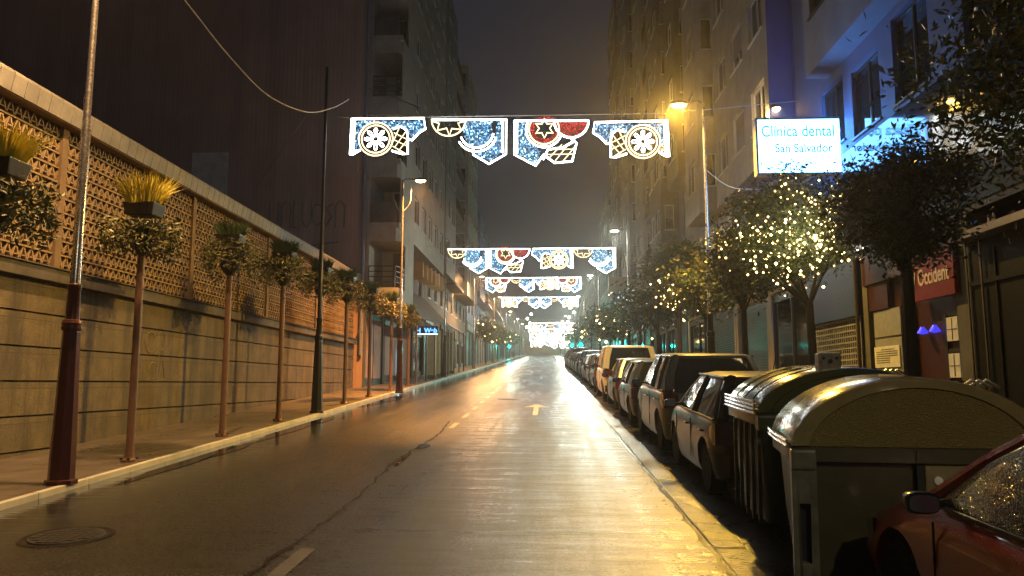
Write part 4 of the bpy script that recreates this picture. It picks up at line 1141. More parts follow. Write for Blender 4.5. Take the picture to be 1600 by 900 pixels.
def panel(parent, kind, x, y, z, sc_, mirror, seed, detail=1):
    rnd = random.Random(seed); W = kind['w']
    def T(p, dy=0):
        px_ = (W - p[0]) if mirror else p[0]; return (x + px_ * K * sc_, y + dy, z - p[1] * K * sc_)
    def tubes(lines, r_, name, mat, par, dy=0, seg=6):
        mb = MB()
        for l in lines: mb.tube([T(p, dy) for p in l], r_, seg)
        return mb.build(name, mat, par, fix=False)
    pn = tubes(kind['white'], .025, 'light_panel', 'led_white', parent)
    tubes(kind['gold'], .021, 'gold_outline', 'led_gold', pn, -.03)
    if kind['daisy']: tubes(daisy(*kind['daisy']), .013, 'daisy', 'led_white', pn, -.035)
    if kind['white2']: tubes(kind['white2'], .012, 'crossed_strings', 'led_gold', pn, -.01, 5)
    for nm_, poly, holes in kind['fill']:
        xs = [p[0] for p in poly]; zs = [p[1] for p in poly]; net = MB(); dots = MB(); st_ = 15 if detail else 24
        gx = min(xs)
        while gx < max(xs):
            gz = min(zs)
            while gz < max(zs):
                p = (gx + rnd.uniform(-5, 5), gz + rnd.uniform(-5, 5))
                if inpoly(p, poly) and not any(math.hypot(p[0] - h[0], p[1] - h[1]) < h[2] for h in holes):
                    a_ = rnd.uniform(0, math.pi); l = 9 if detail else 13; q = (p[0] + l * math.cos(a_), p[1] + l * math.sin(a_)); q2 = (p[0] - l * math.cos(a_), p[1] - l * math.sin(a_))
                    (dots if rnd.random() < .26 else net).bar(T(q, .01), T(q2, .01), .017 * (1 if detail else 1.6))
                gz += st_
            gx += st_
        net.build('net_lights', 'led_red' if nm_ == 'red' else 'led_blue', pn, fix=False)
        dots.build('spark_lights', {'red': 'led_red', 'blue': 'led_cyan', 'cyan': 'led_cyan'}[nm_], pn, fix=False)
GL = 'light garlands hung across the street'
def garland(y, za, xs, label, tilt=0, detail=1):
    x_a, x_b = xs[0][1], xs[-1][1]
    root = thing('light_garland', label, 'garland', (0, y, za), GL)
    mb = MB(); mb.tube([(-8.2 + .4 * 0, y + .05, za + .35), (x_a, y + .05, za + .04), (xs[-1][1] + 2.1 * xs[-1][3], y + .05, za + .04), (7.2, y + .05, za + .35)], .012, 5); mb.build('cable', 'cable_grey', root)
    for k, (kd, x, mir, sc_) in enumerate(xs): panel(root, kd, x, y, za - tilt * k, sc_, mir, int(y) + k, detail)
garland(21, 9.28, [(PA, -5.52, 0, 1.0), (PB, -3.22, 0, 1.02), (PC, -.86, 0, 1.0), (PA, 1.36, 1, .98)], 'nearest and largest garland with two daisy wheels, stars and a red half disc', tilt=.065)
garland(42, 9.2, [(PB, -5.43, 0, 1.07), (PC, -3.12, 0, 1.07), (PA, -.75, 1, 1.05), (PB, 1.55, 0, 1.10)], 'second garland, with one daisy wheel right of its middle and blue shells at both sides', detail=1)
garland(64, 10.62, [(PC, -5.0, 0, .95), (PB, -2.95, 0, .95), (PA, -.95, 1, .95), (PC, .95, 1, .95)], 'third garland, with red half discs towards both ends', detail=0)
garland(84, 11.2, [(PA, -4.77, 0, 1), (PB, -2.65, 0, .95), (PB, -.62, 1, .95), (PA, 1.4, 1, 1)], 'fourth garland, pale gold and cyan, hung before the far glow', detail=0)
for k, (yy, py_) in enumerate(((116, 505), (130, 514), (146, 521), (164, 527), (185, 532))):
    za = at(860, py_, yy).z; sc_ = 1.25 + .06 * k; w0 = 2.12 * sc_
    x0_ = -2.55 - .25 * k
    garland(yy, za, [((PA, PB, PC, PB, PA)[k], x0_, 0, sc_), ((PB, PC, PA, PC, PB)[k], x0_ + w0, 0, sc_), ((PC, PA, PB, PA, PC)[k], x0_ + 2 * w0, 1, sc_)],
            ['fifth garland, top edge of the far bright glow', 'sixth garland, just under the top of the far glow', 'seventh garland in the middle of the far glow', 'eighth garland, low in the far glow', 'ninth and farthest garland, lowest over the rise'][k], detail=0)
# festoon bulbs curving from the far posts
for sx, nme in ((-1, 'left'), (1, 'right')):
    root = thing('festoon', 'short chain of round white bulbs beside the fifth garland on its %s' % nme, 'festoon', (sx * 3, 110, 11))
    for k in range(4):
        px_, py_ = ((830, 491), (824, 498), (828, 505), (823, 511))[k] if sx < 0 else ((897, 488), (889, 496), (887, 503), (890, 510))[k]
        mb = MB(); p = at(px_, py_, 112); mb.lathe([(.02, -.2), (.17, -.1), (.2, 0), (.17, .1), (.02, .2)], 10, tuple(p)); mb.build('bulb', 'led_white', root, smooth=True)
# ================================================================ TREES AND STRING LIGHTS
def tree(x, y, name, label, hz, r, rz, n, L, mats=('leaf_dark',), seed=0, trunk=.07, clumps=26, dx=0, group='street trees along the pavements', Wl=.34):
    rnd = random.Random(seed); z0 = S * y + .13
    t_ = thing(name, label, 'tree', (x, y, z0), group)
    c = Vector((x + dx, y, z0 + hz))
    mb = MB()
    fork = Vector((x + rnd.uniform(-.05, .05), y, z0 + hz - rz * .95))
    mb.tube([(x, y, z0 - .05), (x + rnd.uniform(-.03, .03), y, z0 + (fork.z - z0) * .5), fork], [trunk * 1.25, trunk, trunk * .9], 9)
    cl = []
    for k in range(clumps):
        d = Vector((rnd.gauss(0, 1), rnd.gauss(0, 1), rnd.gauss(0, 1))).normalized(); rr = rnd.uniform(.35, .95)
        if d.z < -.4: rr *= .8
        cl.append(c + Vector((d.x * r * rr, d.y * r * rr, d.z * rz * rr)))
    limbs = cl[:9]
    for q in limbs: 
        m_ = fork.lerp(q, .5) + Vector((0, 0, -.08)); mb.tube([fork - Vector((0, 0, .1)), m_, q], [trunk * .5, trunk * .3, trunk * .1], 6)
        for _ in range(3):
            e = q + Vector((rnd.uniform(-.4, .4) * r, rnd.uniform(-.4, .4) * r, rnd.uniform(-.1, .4) * rz)); mb.tube([m_, q.lerp(e, .4), e], [trunk * .18, trunk * .12, trunk * .04], 4)
    mb.build('trunk', 'bark', t_, smooth=True)
    ms = [MB() for _ in mats]
    sp = (r * 3.0 / clumps ** .5)
    for k in range(n):
        q = rnd.choice(cl); s_ = sp * .42
        p = q + Vector((rnd.gauss(0, s_), rnd.gauss(0, s_), rnd.gauss(0, s_ * .8)))
        j = min(len(mats) - 1, int((hash((round(q.x, 2), round(q.z, 2))) % 100) / 100 * len(mats) + rnd.uniform(-.2, .2))) if len(mats) > 1 else 0
        leaf(ms[max(0, j)], p, rnd, L, L * Wl)
    for m_, mt in zip(ms, mats): 
        if m_.v: m_.build('crown', mt, t_, fix=False)
    return t_, cl
def string_lights(x, y, cl, n, label, seed=0, sel=None, rb=.02, spread=.3):
    rnd = random.Random(seed); t_ = thing('string_lights', label, 'string lights', (x, y, S * y + 3), 'warm string lights wound through the street trees')
    pts = []
    src = [q for q in cl if sel is None or sel(q)] or cl
    for k in range(n):
        q = rnd.choice(src); pts.append(q + Vector((rnd.gauss(0, spread), rnd.gauss(0, spread) - .2, rnd.gauss(0, spread))))
    pts.sort(key=lambda p: (int(p.z / .25), p.x if int(p.z / .25) % 2 else -p.x))
    mb = MB()
    for a, b_ in zip(pts, pts[1:]):
        if (b_ - a).length < .7: mb.tube([a, b_], .003, 3, cap=False)
    mb.build('wire', 'post_dark', t_, fix=False)
    big = pts[::8]; rest = [p for i, p in enumerate(pts) if i % 8]
    mb = MB()
    for p in rest: mb.octa(p, rb * rnd.uniform(.6, 1.25))
    mb.build('bulb_chain', 'bulb_warm', t_, fix=False, kind='stuff')
    for p in big[:24]:
        mb = MB(); mb.octa(p, rb * 1.45); mb.build('bulb', 'bulb_warm', t_, fix=False)
    return t_
TX = 4.6
tree(4.7, 6.1, 'street_tree', 'nearest leafy tree reaching in from the upper right corner', 4.0, 1.6, 1.35, 15000, .045, ('leaf_olive', 'leaf_green'), 1, .08, 40, Wl=.36)
tree(TX, 10.0, 'street_tree', 'big dark round tree before the red shop and the clinic', 3.42, 1.02, .80, 16000, .038, ('leaf_dark', 'leaf_dark'), 2, .085, 50, Wl=.4)
t3, c3 = tree(TX, 13.5, 'street_tree', 'tree sparkling all over with warm bulbs, right below the dental sign', 3.55, 1.0, 1.15, 17000, .045, ('leaf_green', 'leaf_dark'), 3, .075, 44, dx=-.28)
string_lights(TX, 13.5, c3, 480, 'dense cluster of warm string lights wound in the tree below the dental sign', 3, lambda q: q.z < S * 13.5 + 4.25 and abs(q.x - 4.3) < .8, .021, .22)
point('string_glow', (4.2, 12.7, 4.2), 80, (1, .75, .35), .5)
tree(TX, 17.9, 'street_tree', 'dark green slender tree left of the sparkling one', 3.45, .95, .95, 6000, .065, ('leaf_dark', 'leaf_green'), 4, .07, 30)
tree(TX, 22.3, 'street_tree', 'tree half hidden between the slender dark tree and the yellowish one', 3.4, 1.0, .95, 4200, .075, ('leaf_green', 'leaf_olive'), 5, .07, 26)
t5, c5 = tree(TX, 26.8, 'street_tree', 'yellowish green tree lit from above by the lamp beside it', 4.1, 1.25, 1.45, 6500, .085, ('leaf_olive', 'leaf_green'), 6, .08, 34)
string_lights(TX, 26.8, c5, 70, 'loose string lights hanging low from the yellowish tree', 6, lambda q: q.z < S * 26.8 + 3.9, .032, .35)
tree(TX, 32.0, 'street_tree', 'dark tree just beyond the yellowish one', 3.5, 1.1, 1.1, 3200, .1, ('leaf_dark', 'leaf_green'), 7, .07, 22)
tree(TX, 37.5, 'street_tree', 'dark bushy tree above the white van', 3.6, 1.2, 1.2, 3200, .11, ('leaf_dark', 'leaf_green'), 8, .07, 22)
t6, c6 = tree(TX, 46, 'street_tree', 'olive tree with a few bulbs beyond the white van', 3.5, 1.3, 1.2, 3000, .13, ('leaf_olive', 'leaf_green'), 9, .07, 20)
string_lights(TX, 46, c6, 34, 'sparse string lights in the olive tree beyond the white van', 9, None, .05, .45)
lit = [(TX, 55, 1), (TX, 65, 0), (TX, 78, 1), (TX, 95, 0), (TX, 118, 1), (-6.9, 88, 1), (-6.9, 99, 0), (-6.9, 110, 1), (-6.9, 124, 1), (-6.9, 140, 0), (-6.9, 160, 1), (TX, 145, 1)]
TO = ['nearest', 'second', 'third', 'fourth', 'fifth', 'nearest', 'second', 'third', 'fourth', 'fifth', 'last', 'last']
for k, (x, y, l) in enumerate(lit):
    _, cc_ = tree(x, y, 'street_tree', '%s small tree on the %s pavement, %s of the far ones there' % (['dark', 'bulb lit'][l], 'right' if x > 0 else 'left', TO[k]), 3.6, 1.35, 1.3, 1500, .2, (('leaf_olive', 'leaf_green') if l else ('leaf_dark', 'leaf_green')), 30 + k, .08, 16)
    if l: string_lights(x, y, cc_, 16, 'few bulbs in the %s of the far trees on the %s pavement' % (TO[k], 'right' if x > 0 else 'left'), 30 + k, None, .09, .5)

# ================================================================ BINS
def arc(W, z0, z1, n=20, p=.62, skew=0):
    out_ = []
    for k in range(n + 1):
        a = math.pi * (1 - k / n); x = math.cos(a); out_.append((W / 2 * x + skew * (1 - x * x), z0 + (z1 - z0) * (max(0, 1 - x * x)) ** p))
    return out_
def bin_container(name, label, x, y, rot, W, D, zr_, zp, body, lid, face_m, seed=0, ribs=False, bracket=False):
    t_ = thing(name, label, 'bin', (0, 0, 0), 'large lidded refuse containers at the kerb')
    h = W / 2; d = D / 2
    # body: tapered tub, recessed below the rim
    mb = MB()
    def ring(w_, dd, z, r_=.08):
        pts = []
        for (cx, cy, a0) in ((w_ - r_, dd - r_, 0), (-w_ + r_, dd - r_, 90), (-w_ + r_, -dd + r_, 180), (w_ - r_, -dd + r_, 270)):
            for k in range(5): a = R(a0 + k * 22.5); pts.append((cx + r_ * math.cos(a), cy + r_ * math.sin(a), z))
        return pts
    mb.loft([ring(h - .12, d - .10, .14), ring(h - .08, d - .07, .5), ring(h - .05, d - .05, zr_ - .1)])
    mb.build('tub', body, t_, smooth=True)
    mb = MB(); mb.loft([ring(h - .05, d - .02, zr_ - .12, .1), ring(h, d, zr_ - .105, .1), ring(h, d, zr_ - .01, .1), ring(h - .03, d - .03, zr_, .1)]); mb.build('rim', body, t_, smooth=True)
    # lid: outer shell band wrapping over, and a recessed textured end panel
    A = arc(W - .02, zr_ + .002, zp, skew=0, p=.58); B = arc(W - .26, zr_ + .006, zp - .055, p=.60)
    mb = MB(); n = len(A)
    ys = (-d + .004, d - .004)
    mb.loft([[(a[0], ys[0], a[1]) for a in A], [(a[0] * 1.004, ys[0] + .03, a[1] + .012) for a in A], [(a[0] * 1.004, ys[1] - .03, a[1] + .012) for a in A], [(a[0], ys[1], a[1]) for a in A]], cap=False, closed=False)
    for yy in ys:
        i = len(mb.v); mb.v += [(a[0], yy, a[1]) for a in A] + [(b_[0], yy, b_[1]) for b_ in B]
        for k in range(n - 1): mb.f.append((i + k, i + k + 1, i + n + k + 1, i + n + k))
        i = len(mb.v); y2 = yy + (.014 if yy < 0 else -.014); mb.v += [(b_[0], yy, b_[1]) for b_ in B] + [(b_[0] * .985, y2, b_[1] - .006) for b_ in B]
        for k in range(n - 1): mb.f.append((i + k, i + k + 1, i + n + k + 1, i + n + k))
    lo = mb.build('lid', lid, t_, smooth=True)
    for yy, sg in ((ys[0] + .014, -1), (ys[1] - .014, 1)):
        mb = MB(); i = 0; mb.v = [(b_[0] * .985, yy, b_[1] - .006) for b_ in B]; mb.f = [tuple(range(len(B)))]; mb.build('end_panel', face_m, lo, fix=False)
    if ribs:
        for k in range(3):
            yy = -d + .3 + k * (D - .6) / 2; mb = MB(); mb.tube([(a[0], yy, a[1] + .010) for a in A[1:9]], .014, 6); mb.build('rib', lid, lo, smooth=True)
    # lip at the street corner, hinge curls
    mb = MB(); 
    for k in range(4 if ribs else 2): mb.tube([(-h - .02, -d + .02, zr_ - .0 + k * .035), (-h - .035, 0, zr_ + .0 + k * .035), (-h - .02, d - .05, zr_ + k * .035)], .014, 6)
    mb.build('lip', 'chrome' if ribs else lid, lo, smooth=True)
    mb = MB()
    for k in range(3): mb.tube([(h * .45 + .05 * k, -d * .4, zp - .06), (h * .52 + .05 * k, -d * .4, zp - .015), (h * .62 + .05 * k, -d * .4, zp - .07)], .012, 6)
    mb.build('hinge', 'bin_steel', lo, smooth=True)
    # front corner leg with a slot, lifting socket, feet, pedal
    for sx in (-1, 1):
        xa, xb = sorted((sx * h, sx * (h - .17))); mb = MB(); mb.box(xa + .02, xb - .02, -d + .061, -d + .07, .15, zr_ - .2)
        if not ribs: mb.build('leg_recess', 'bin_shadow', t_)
        mb = MB()
        xs, xe = xa + .045, xb - .045
        mb.box(xa, xs, -d - .012, -d + .06, .1, zr_ - .121); mb.box(xe, xb, -d - .012, -d + .06, .1, zr_ - .121); mb.box(xs, xe, -d - .012, -d + .06, zr_ - .40, zr_ - .121); mb.box(xs, xe, -d - .012, -d + .06, .1, .25)
        if not ribs: mb.build('corner_leg', 'bin_steel2', t_, bevel=.01)
        mb = MB(); mb.box(xa, xb, -d - .03, -d + .08, zr_ - .16, zr_ - .02); mb.build('corner_cap', body if ribs else 'bin_steel2', t_, bevel=.02)
    if ribs:
        for k in range(5):
            mb = MB(); mb.box(-h + .02, -h + .055, -d + .10 + k * .22, -d + .122 + k * .22, .15, zr_ - .13); mb.build('side_rib', 'bin_steel2', t_, bevel=.006)
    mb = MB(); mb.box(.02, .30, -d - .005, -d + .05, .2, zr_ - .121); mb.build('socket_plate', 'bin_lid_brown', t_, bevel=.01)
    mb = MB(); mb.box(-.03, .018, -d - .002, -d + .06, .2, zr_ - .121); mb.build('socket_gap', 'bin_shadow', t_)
    mb = MB(); mb.lathe([(.001, -d - .02), (.028, -d - .018), (.03, -d - .006)], 14, (.10, 0, zr_ - .22), 'y'); mb.build('reflector', 'reflector_white', t_, smooth=True)
    mb = MB(); mb.tube([(-.02, -d - .01, zr_ - .02), (-.03, -d - .02, zr_ - .1)], .008, 6)
    for k in range(2): mb.tube([(.2 + k * .08, -d - .02, .55), (.21 + k * .08, -d - .03, zr_ - .26)], .01, 6)
    mb.build('latch_rods', 'bin_steel', t_, smooth=True)
    for sx in (-1, 1):
        for sy in (-1, 1):
            mb = MB(); mb.lathe([(.05, 0), (.05, .1), (.03, .14)], 10, (sx * (h - .25), sy * (d - .2), 0)); mb.build('foot', 'rubber', t_)
    if bracket:
        mb = MB(); cx, cy = bracket
        z = zp - .12
        mb.box(cx - .10, cx + .10, cy - .012, cy + .012, z, z + .27)
        mb.box(cx - .10, cx - .07, cy - .012, cy + .10, z, z + .26); mb.build('lifting_bracket', 'bin_steel', t_, bevel=.006)
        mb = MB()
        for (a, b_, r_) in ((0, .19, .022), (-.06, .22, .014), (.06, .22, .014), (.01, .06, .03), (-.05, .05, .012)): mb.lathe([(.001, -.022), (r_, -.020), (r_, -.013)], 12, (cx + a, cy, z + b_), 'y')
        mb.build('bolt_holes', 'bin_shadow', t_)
    t_.location = (x, y, S * y); t_.rotation_euler = (SLOPE, 0, R(rot))
    return t_
rough_mat('bin_steel2', (.16, .15, .105), .3, .35, 6, .15, metallic=.35)
bin_container('refuse_bin', 'near brown grey bin with domed lid and dimpled end panel carrying golden lamp light as colour, beside the red car', 2.66, 6.05, -8, 1.72, .95, 1.06, 1.53, 'bin_brown', 'bin_lid_brown', 'dimpled_lamplit_face')
bin_container('refuse_bin', 'dark green ribbed bin with shiny corner lip behind the brown domed one', 2.80, 7.85, 0, 1.75, 1.2, 1.16, 1.56, 'bin_green', 'bin_lid_green', 'bin_lid_green', ribs=True, bracket=(-.18, -.52))

# ================================================================ CARS
def car(label, kind, color, Xl, Yr, cat='car', wet=False, group='cars parked along the right kerb'):
    P = dict(
        hatch=dict(L=4.0, H=1.47, W=1.74, belt=.90, gh=[(.10, 3.02), (.50, 2.15)], hood=.82, gi=.13),
        small=dict(L=3.7, H=1.44, W=1.66, belt=.92, gh=[(.10, 2.85), (.42, 2.02)], hood=.86, gi=.13),
        suv=dict(L=4.3, H=1.66, W=1.84, belt=1.04, gh=[(.10, 3.25), (.42, 2.45)], hood=.98, gi=.12),
        van=dict(L=4.5, H=1.86, W=1.84, belt=1.08, gh=[(.03, 3.45), (.12, 2.75)], hood=1.05, gi=.09),
        estate=dict(L=4.5, H=1.50, W=1.78, belt=.95, gh=[(.10, 3.35), (.55, 2.50)], hood=.86, gi=.13))[kind]
    L, H, W, belt = P['L'], P['H'], P['W'], P['belt']; hw = W / 2; hood = P['hood']; (gb0, gb1), (gt0, gt1) = P['gh']
    nm_ = {'van': 'parked_van'}.get(kind, 'parked_car')
    t_ = thing(nm_, label, cat, (0, 0, 0), group)
    cm = color
    # hull
    def ring(y, w_, zl, zt):
        a = [(1.0 * .80, zl), (.92, zl + .02), (.965, zl + .12), (1.0, (zl + zt) * .48), (.985, zt - .17), (.95, zt - .07), (.90, zt - .015), (.80, zt), (.4, zt + .012)]
        pts = [(-w_ * k, y, z) for k, z in a] + [(w_ * k, y, z) for k, z in a[::-1]]
        return pts
    st = [(-.03, .50, .42, .60), (-.01, .66, .36, .70), (.04, .80, .29, .80), (.12, .90, .24, belt - .03), (.27, .965, .21, belt - .005), (.48, .99, .205, belt), (.8, 1, .20, belt), (1.6, 1, .19, belt), (2.4, 1, .19, belt), (gb1 - .1, .995, .20, belt - .01), (gb1 + .25, .99, .20, hood + .02),
          (L - .55, .975, .21, hood - .05), (L - .25, .93, .22, hood - .14), (L - .08, .85, .25, hood - .26), (L, .72, .32, hood - .38)]
    mb = MB(); mb.loft([ring(y, hw * w_, zl, zt) for y, w_, zl, zt in st])
    body = mb.build('body', cm, t_, smooth=True)
    wr = .31 if kind in ('hatch', 'small', 'estate') else .335
    wy = (.72, L - .78)
    cut = MB()
    for y in wy:
        for sx in (-1, 1): cut.lathe([(wr + .055, sx * (hw - .24)), (wr + .055, sx * (hw + .1))], 28, (0, y, wr), 'x')
    cu = cut.build('cutter', 'rubber', None)
    md = body.modifiers.new('b', 'BOOLEAN'); md.operation = 'DIFFERENCE'; md.object = cu; md.solver = 'EXACT'
    dg = bpy.context.evaluated_depsgraph_get(); dg.update()
    me = bpy.data.meshes.new_from_object(body.evaluated_get(dg)); body.modifiers.clear(); body.data = me
    if not me.materials: me.materials.append(MAT[cm])
    for m_ in range(len(me.materials)): me.materials[m_] = MAT[cm]
    for p in me.polygons: p.use_smooth = True
    me.set_sharp_from_angle(angle=R(32))
    bpy.data.objects.remove(cu)
    mb = MB()
    for y in wy:
        for sx in (-1, 1): mb.lathe([(wr + .05, sx * (hw - .23)), (.05, sx * (hw - .23))], 20, (0, y, wr), 'x')
    mb.build('wheel_well', 'rubber', t_)
    # greenhouse
    ins = P['gi'] * 1.5; wb, wt = hw * .93, hw * .93 - ins
    def gring(y0, y1, w_, z, r_=.27 if kind != 'van' else .14, bow=.09):
        pts = []
        for (cx, cy, a0) in ((w_ - r_, y1 - r_, 0), (-w_ + r_, y1 - r_, 90), (-w_ + r_, y0 + r_, 180), (w_ - r_, y0 + r_, 270)):
            for k in range(5):
                a = R(a0 + k * 22.5); px_, py_ = cx + r_ * math.cos(a), cy + r_ * math.sin(a)
                pts.append((px_, py_ + (bow if py_ > (y0 + y1) / 2 else -bow * .4) * (1 - (px_ / w_) ** 2), z))
        return pts
    zt = H - .045
    mid = lambda a, b_: (a + b_) / 2
    g1 = gring(gb0, gb1, wb, belt - .02); g3 = gring(gt0, gt1, wt, zt); g2 = gring(mid(gb0, gt0) - .02, mid(gb1, gt1) + .05, mid(wb, wt) + .015, mid(belt, zt))
    mb = MB(); mb.loft([g1, g2, g3]); mb.build('cabin_glass', 'wet_glass' if wet else 'dark_glass', t_, smooth=True)
    mb = MB(); mb.loft([gring(gt0 - .025, gt1 + .03, wt + .022, zt - .035), gring(gt0 - .01, gt1 + .01, wt + .015, zt + .012), gring(gt0 + .08, gt1 - .1, wt - .09, H - .008), gring(gt0 + .35, gt1 - .4, wt - .3, H)]); mb.build('roof', cm, t_, smooth=True)
    def strip(p, q, wd, name='pillar', mat=cm):
        """painted pillar hugging the glass: p at belt, q at roof"""
        p, q = Vector(p), Vector(q); m_ = p.lerp(q, .5) + Vector((math.copysign(.016, p.x), 0, .012)); s_ = MB(); s_.tube([p, m_, q], wd, 8); return s_.build(name, mat, t_, smooth=True)
    for sx in (-1, 1):
        cr = .07 if kind != 'van' else .03; strip((sx * (wb - cr), gb1 - cr + .02, belt), (sx * (wt - cr), gt1 - cr + .02, zt - .01), .042)
        strip((sx * (wb - cr - .015), gb0 + cr + .015, belt), (sx * (wt - cr - .015), gt0 + cr + .01, zt - .01), .07 if kind != 'van' else .11)
        yb = gb0 + (gb1 - gb0) * .50; strip((sx * (wb + .002), yb, belt), (sx * (wt + .006), yb - .1 + .02, zt - .01), .035, mat=cm)
        if kind in ('suv', 'estate', 'van'): yb = gb0 + (gb1 - gb0) * .24; strip((sx * (wb + .002), yb, belt), (sx * (wt + .006), yb, zt - .01), .035)
        s_ = MB(); s_.tube([(sx * (wt + .012), gt0 + .05, zt + .0), (sx * (wt + .012), gt1 - .05, zt + .0)], .016, 6); s_.build('roof_trim', 'chrome' if kind == 'suv' else 'plastic_black', t_, smooth=True)
        s_ = MB(); s_.bar((sx * (wb + .022), gb0 + .15, belt + .0), (sx * (wb + .022), gb1 - .2, belt + .0), .018); s_.build('window_seal', 'plastic_black', t_)
        # mirror
        m_ = MB(); my = gb1 - .38; mx_ = sx * (hw + .10)
        mb2 = MB(); mb2.tube([(sx * (wb - .02), my + .06, belt + .03), (sx * (hw + .03), my, belt + .03)], .022, 6)
        rings = []
        for (yy, k) in ((my + .09, .45), (my + .05, .85), (my - .01, 1.0), (my - .035, .97)):
            rings.append([(mx_ + .088 * k * math.copysign(abs(math.cos(q)) ** .6, math.cos(q)), yy, belt + .04 + .058 * k * math.copysign(abs(math.sin(q)) ** .6, math.sin(q))) for q in [2 * math.pi * j / 18 for j in range(18)]])
        mb2.loft(rings); mo = mb2.build('side_mirror', 'plastic_black', t_, smooth=True)
        m3 = MB(); m3.v = [(mx_ + .070 * math.copysign(abs(math.cos(q)) ** .6, math.cos(q)), my - .046 + sx * .15 * .070 * math.copysign(abs(math.cos(q)) ** .6, math.cos(q)), belt + .04 + .044 * math.copysign(abs(math.sin(q)) ** .6, math.sin(q))) for q in [2 * math.pi * j / 18 for j in range(18)]]; m3.f = [tuple(range(18))]; m3.build('mirror_glass', 'mirror_glass', mo, fix=False)
        # wheels
        for y in wy:
            w2 = MB(); o_ = sx * (hw - .045); i_ = sx * (hw - .22)
            w2.lathe([(wr - .1, i_), (wr - .02, i_), (wr, i_ + sx * .03), (wr, o_ - sx * .03), (wr - .02, o_), (wr - .10, o_ - sx * .0)], 26, (0, y, wr), 'x'); wo = w2.build('wheel', 'rubber', t_, smooth=True)
            r2 = MB(); r2.lathe([(wr - .1, o_ - sx * .012), (wr - .13, o_ - sx * .03)], 26, (0, y, wr), 'x', cap=False); r2.lathe([(.05, o_ - sx * .02), (.03, o_ - sx * .004)], 12, (0, y, wr), 'x')
            for k in range(7):
                a = k * 2 * math.pi / 7; r2.bar((o_ - sx * .018, y + .04 * math.cos(a), wr + .04 * math.sin(a)), (o_ - sx * .018, y + (wr - .1) * math.cos(a), wr + (wr - .1) * math.sin(a)), .035, .02)
            r2.build('rim', 'rim_alloy', wo)
        # tail light and head light
        tl = MB(); zl = belt - .30; 
        tl.loft([[(sx * hw * .995, .30, zl + .10), (sx * hw * .995, .30, zl + .20), (sx * hw * .99, .16, zl + .26), (sx * hw * .99, .16, zl + .02)],
                 [(sx * hw * .975, .07, zl + .02), (sx * hw * .975, .07, zl + .27), (sx * hw * .965, .06, zl + .27), (sx * hw * .965, .06, zl + .02)],
                 [(sx * hw * .70, .005, zl + .04), (sx * hw * .72, .03, zl + .26), (sx * hw * .72, .06, zl + .26), (sx * hw * .70, .06, zl + .04)]])
        tl.build('tail_light', 'tail_red', t_, smooth=True)
        hl = MB(); hl.loft([[(sx * hw * .93, L - .36, hood - .27), (sx * hw * .93, L - .36, hood - .17), (sx * hw * .9, L - .2, hood - .20), (sx * hw * .9, L - .2, hood - .30)], [(sx * hw * .60, L - .06, hood - .36), (sx * hw * .60, L - .10, hood - .27), (sx * hw * .6, L - .12, hood - .27), (sx * hw * .6, L - .12, hood - .36)]])
        hl.build('headlight', 'mirror_glass', t_)
        for k, yy in enumerate((gb0 + (gb1 - gb0) * .55, gb0 + (gb1 - gb0) * .2)):
            hd = MB(); hd.tube([(sx * (hw - .004), yy, belt - .17), (sx * (hw + .028), yy + .03, belt - .165), (sx * (hw + .028), yy + .15, belt - .165), (sx * (hw - .004), yy + .18, belt - .17)], .012, 6); hd.build('door_handle', 'chrome' if kind != 'small' else cm, t_, smooth=True)
            sm = MB(); ys_ = (gb0 + (gb1 - gb0) * (.50 if k == 0 else .90)); sm.box(*sorted((sx * (hw - .01), sx * (hw + .0015))), ys_, ys_ + .006, .34, belt - .08); sm.build('door_seam', 'plastic_black', t_)
    bp = MB(); bp.loft([[(x, y, z) for (x, y, z) in ((-hw * .93, .14, z), (-hw * .80, .0, z), (0, -.045, z), (hw * .80, .0, z), (hw * .93, .14, z), (hw * .8, .2, z), (-hw * .8, .2, z))] for z in (.30, .52)]); bp.build('rear_bumper', cm if kind != 'van' else 'plastic_black', t_, bevel=.02)
    pl_ = MB(); pl_.box(-.26, .26, -.012 - .045, .0, .60 if kind != 'van' else .4, .71 if kind != 'van' else .51); pl_.build('licence_plate', 'plate_white', t_)
    wp = MB(); wp.bar((.05, gb0 - .03, belt + .06), (-.35, gb0 + .02, belt + .12), .015); wp.build('rear_wiper', 'plastic_black', t_)
    an = MB(); an.tube([(0, gt0 + .15, H - .01), (0, gt0 - .02, H + .22)], .005, 5); an.build('antenna', 'plastic_black', t_)
    zc = S * (Yr + L / 2) - S * L / 2
    t_.location = (Xl + hw, Yr, S * Yr + .006); t_.rotation_euler = (SLOPE, 0, 0)
    return t_
paint('paint_red', (.34, .03, .015), .1, .35)
paint('paint_black', (.010, .010, .012), .3, .35)
paint('paint_silver', (.13, .135, .14), .6, .25)
paint('paint_navy', (.012, .018, .04), .4, .35)
paint('paint_white', (.62, .60, .56), .0, .3)
paint('paint_grey', (.05, .05, .055), .6, .25)
paint('paint_beige', (.14, .125, .09), .5, .3)
paint('paint_wine', (.09, .012, .015), .4, .3)
car('dark red wet hatchback in the near right corner with a black door mirror', 'hatch', 'paint_red', 2.05, 1.62, wet=True)
protos = {}
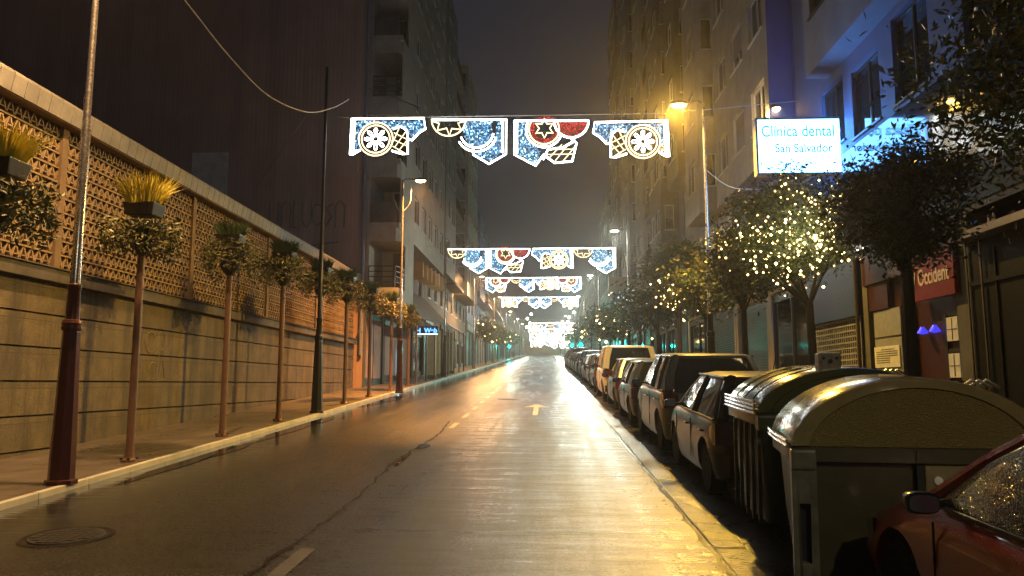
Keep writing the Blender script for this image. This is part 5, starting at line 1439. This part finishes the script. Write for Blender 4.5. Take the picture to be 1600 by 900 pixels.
cars = [('small', 'paint_black', 8.95, 'black small car directly behind the green bin'),
        ('suv', 'paint_silver', 12.9, 'silver tall suv right behind the small black car'),
        ('hatch', 'paint_navy', 17.5, 'dark navy hatchback between the silver suv and the silver hatchback'),
        ('hatch', 'paint_silver', 21.8, 'silver hatchback parked just before the white van'),
        ('van', 'paint_white', 26.0, 'white van with a wide dark rear window'),
        ('hatch', 'paint_grey', 31.0, 'grey hatchback, first car beyond the white van'),
        ('estate', 'paint_beige', 35.4, 'beige estate car, second beyond the white van'),
        ('small', 'paint_white', 40.3, 'small white car, third beyond the white van'),
        ('suv', 'paint_black', 44.5, 'black suv, fourth beyond the white van'),
        ('hatch', 'paint_silver', 49.4, 'silver hatchback, fifth beyond the white van'),
        ('small', 'paint_wine', 53.9, 'wine red small car, sixth beyond the white van'),
        ('estate', 'paint_grey', 58.2, 'grey estate car, seventh beyond the white van'),
        ('van', 'paint_beige', 63.2, 'beige van, eighth vehicle beyond the white van'),
        ('hatch', 'paint_navy', 68.3, 'navy hatchback, ninth beyond the white van'),
        ('suv', 'paint_silver', 73, 'silver suv, tenth beyond the white van'),
        ('small', 'paint_black', 78, 'black small car, last of the row before the traffic light')]
for kd, cl_, yr, lab in cars:
    if (kd, cl_) in protos:
        c = copy_tree(protos[(kd, cl_)]); c['label'] = lab; c.location = (protos[(kd, cl_)].location.x, yr, S * yr + .006)
    else: protos[(kd, cl_)] = car(lab, kd, cl_, 1.93 + random.uniform(-.04, .05), yr, cat='van' if kd == 'van' else 'car')
bpy.context.view_layer.update()
# ================================================================ HAZE: damp night air
mb = MB(); mb.box(-90, 60, -62, 262, -5, 50)
mv = bpy.data.materials.new('damp_air'); mv.use_nodes = True; t = mv.node_tree; t.nodes.clear()
om = t.nodes.new('ShaderNodeOutputMaterial'); pv = t.nodes.new('ShaderNodeVolumePrincipled')
pv.inputs['Density'].default_value = .0014; pv.inputs['Anisotropy'].default_value = .82; pv.inputs['Color'].default_value = (.9, .88, .9, 1)
t.links.new(pv.outputs[0], om.inputs['Volume']); MAT['damp_air'] = mv
o = mb.build('haze', 'damp_air', None, kind='stuff'); tag(o, 'thin damp night air glowing around the street lamps', 'haze')
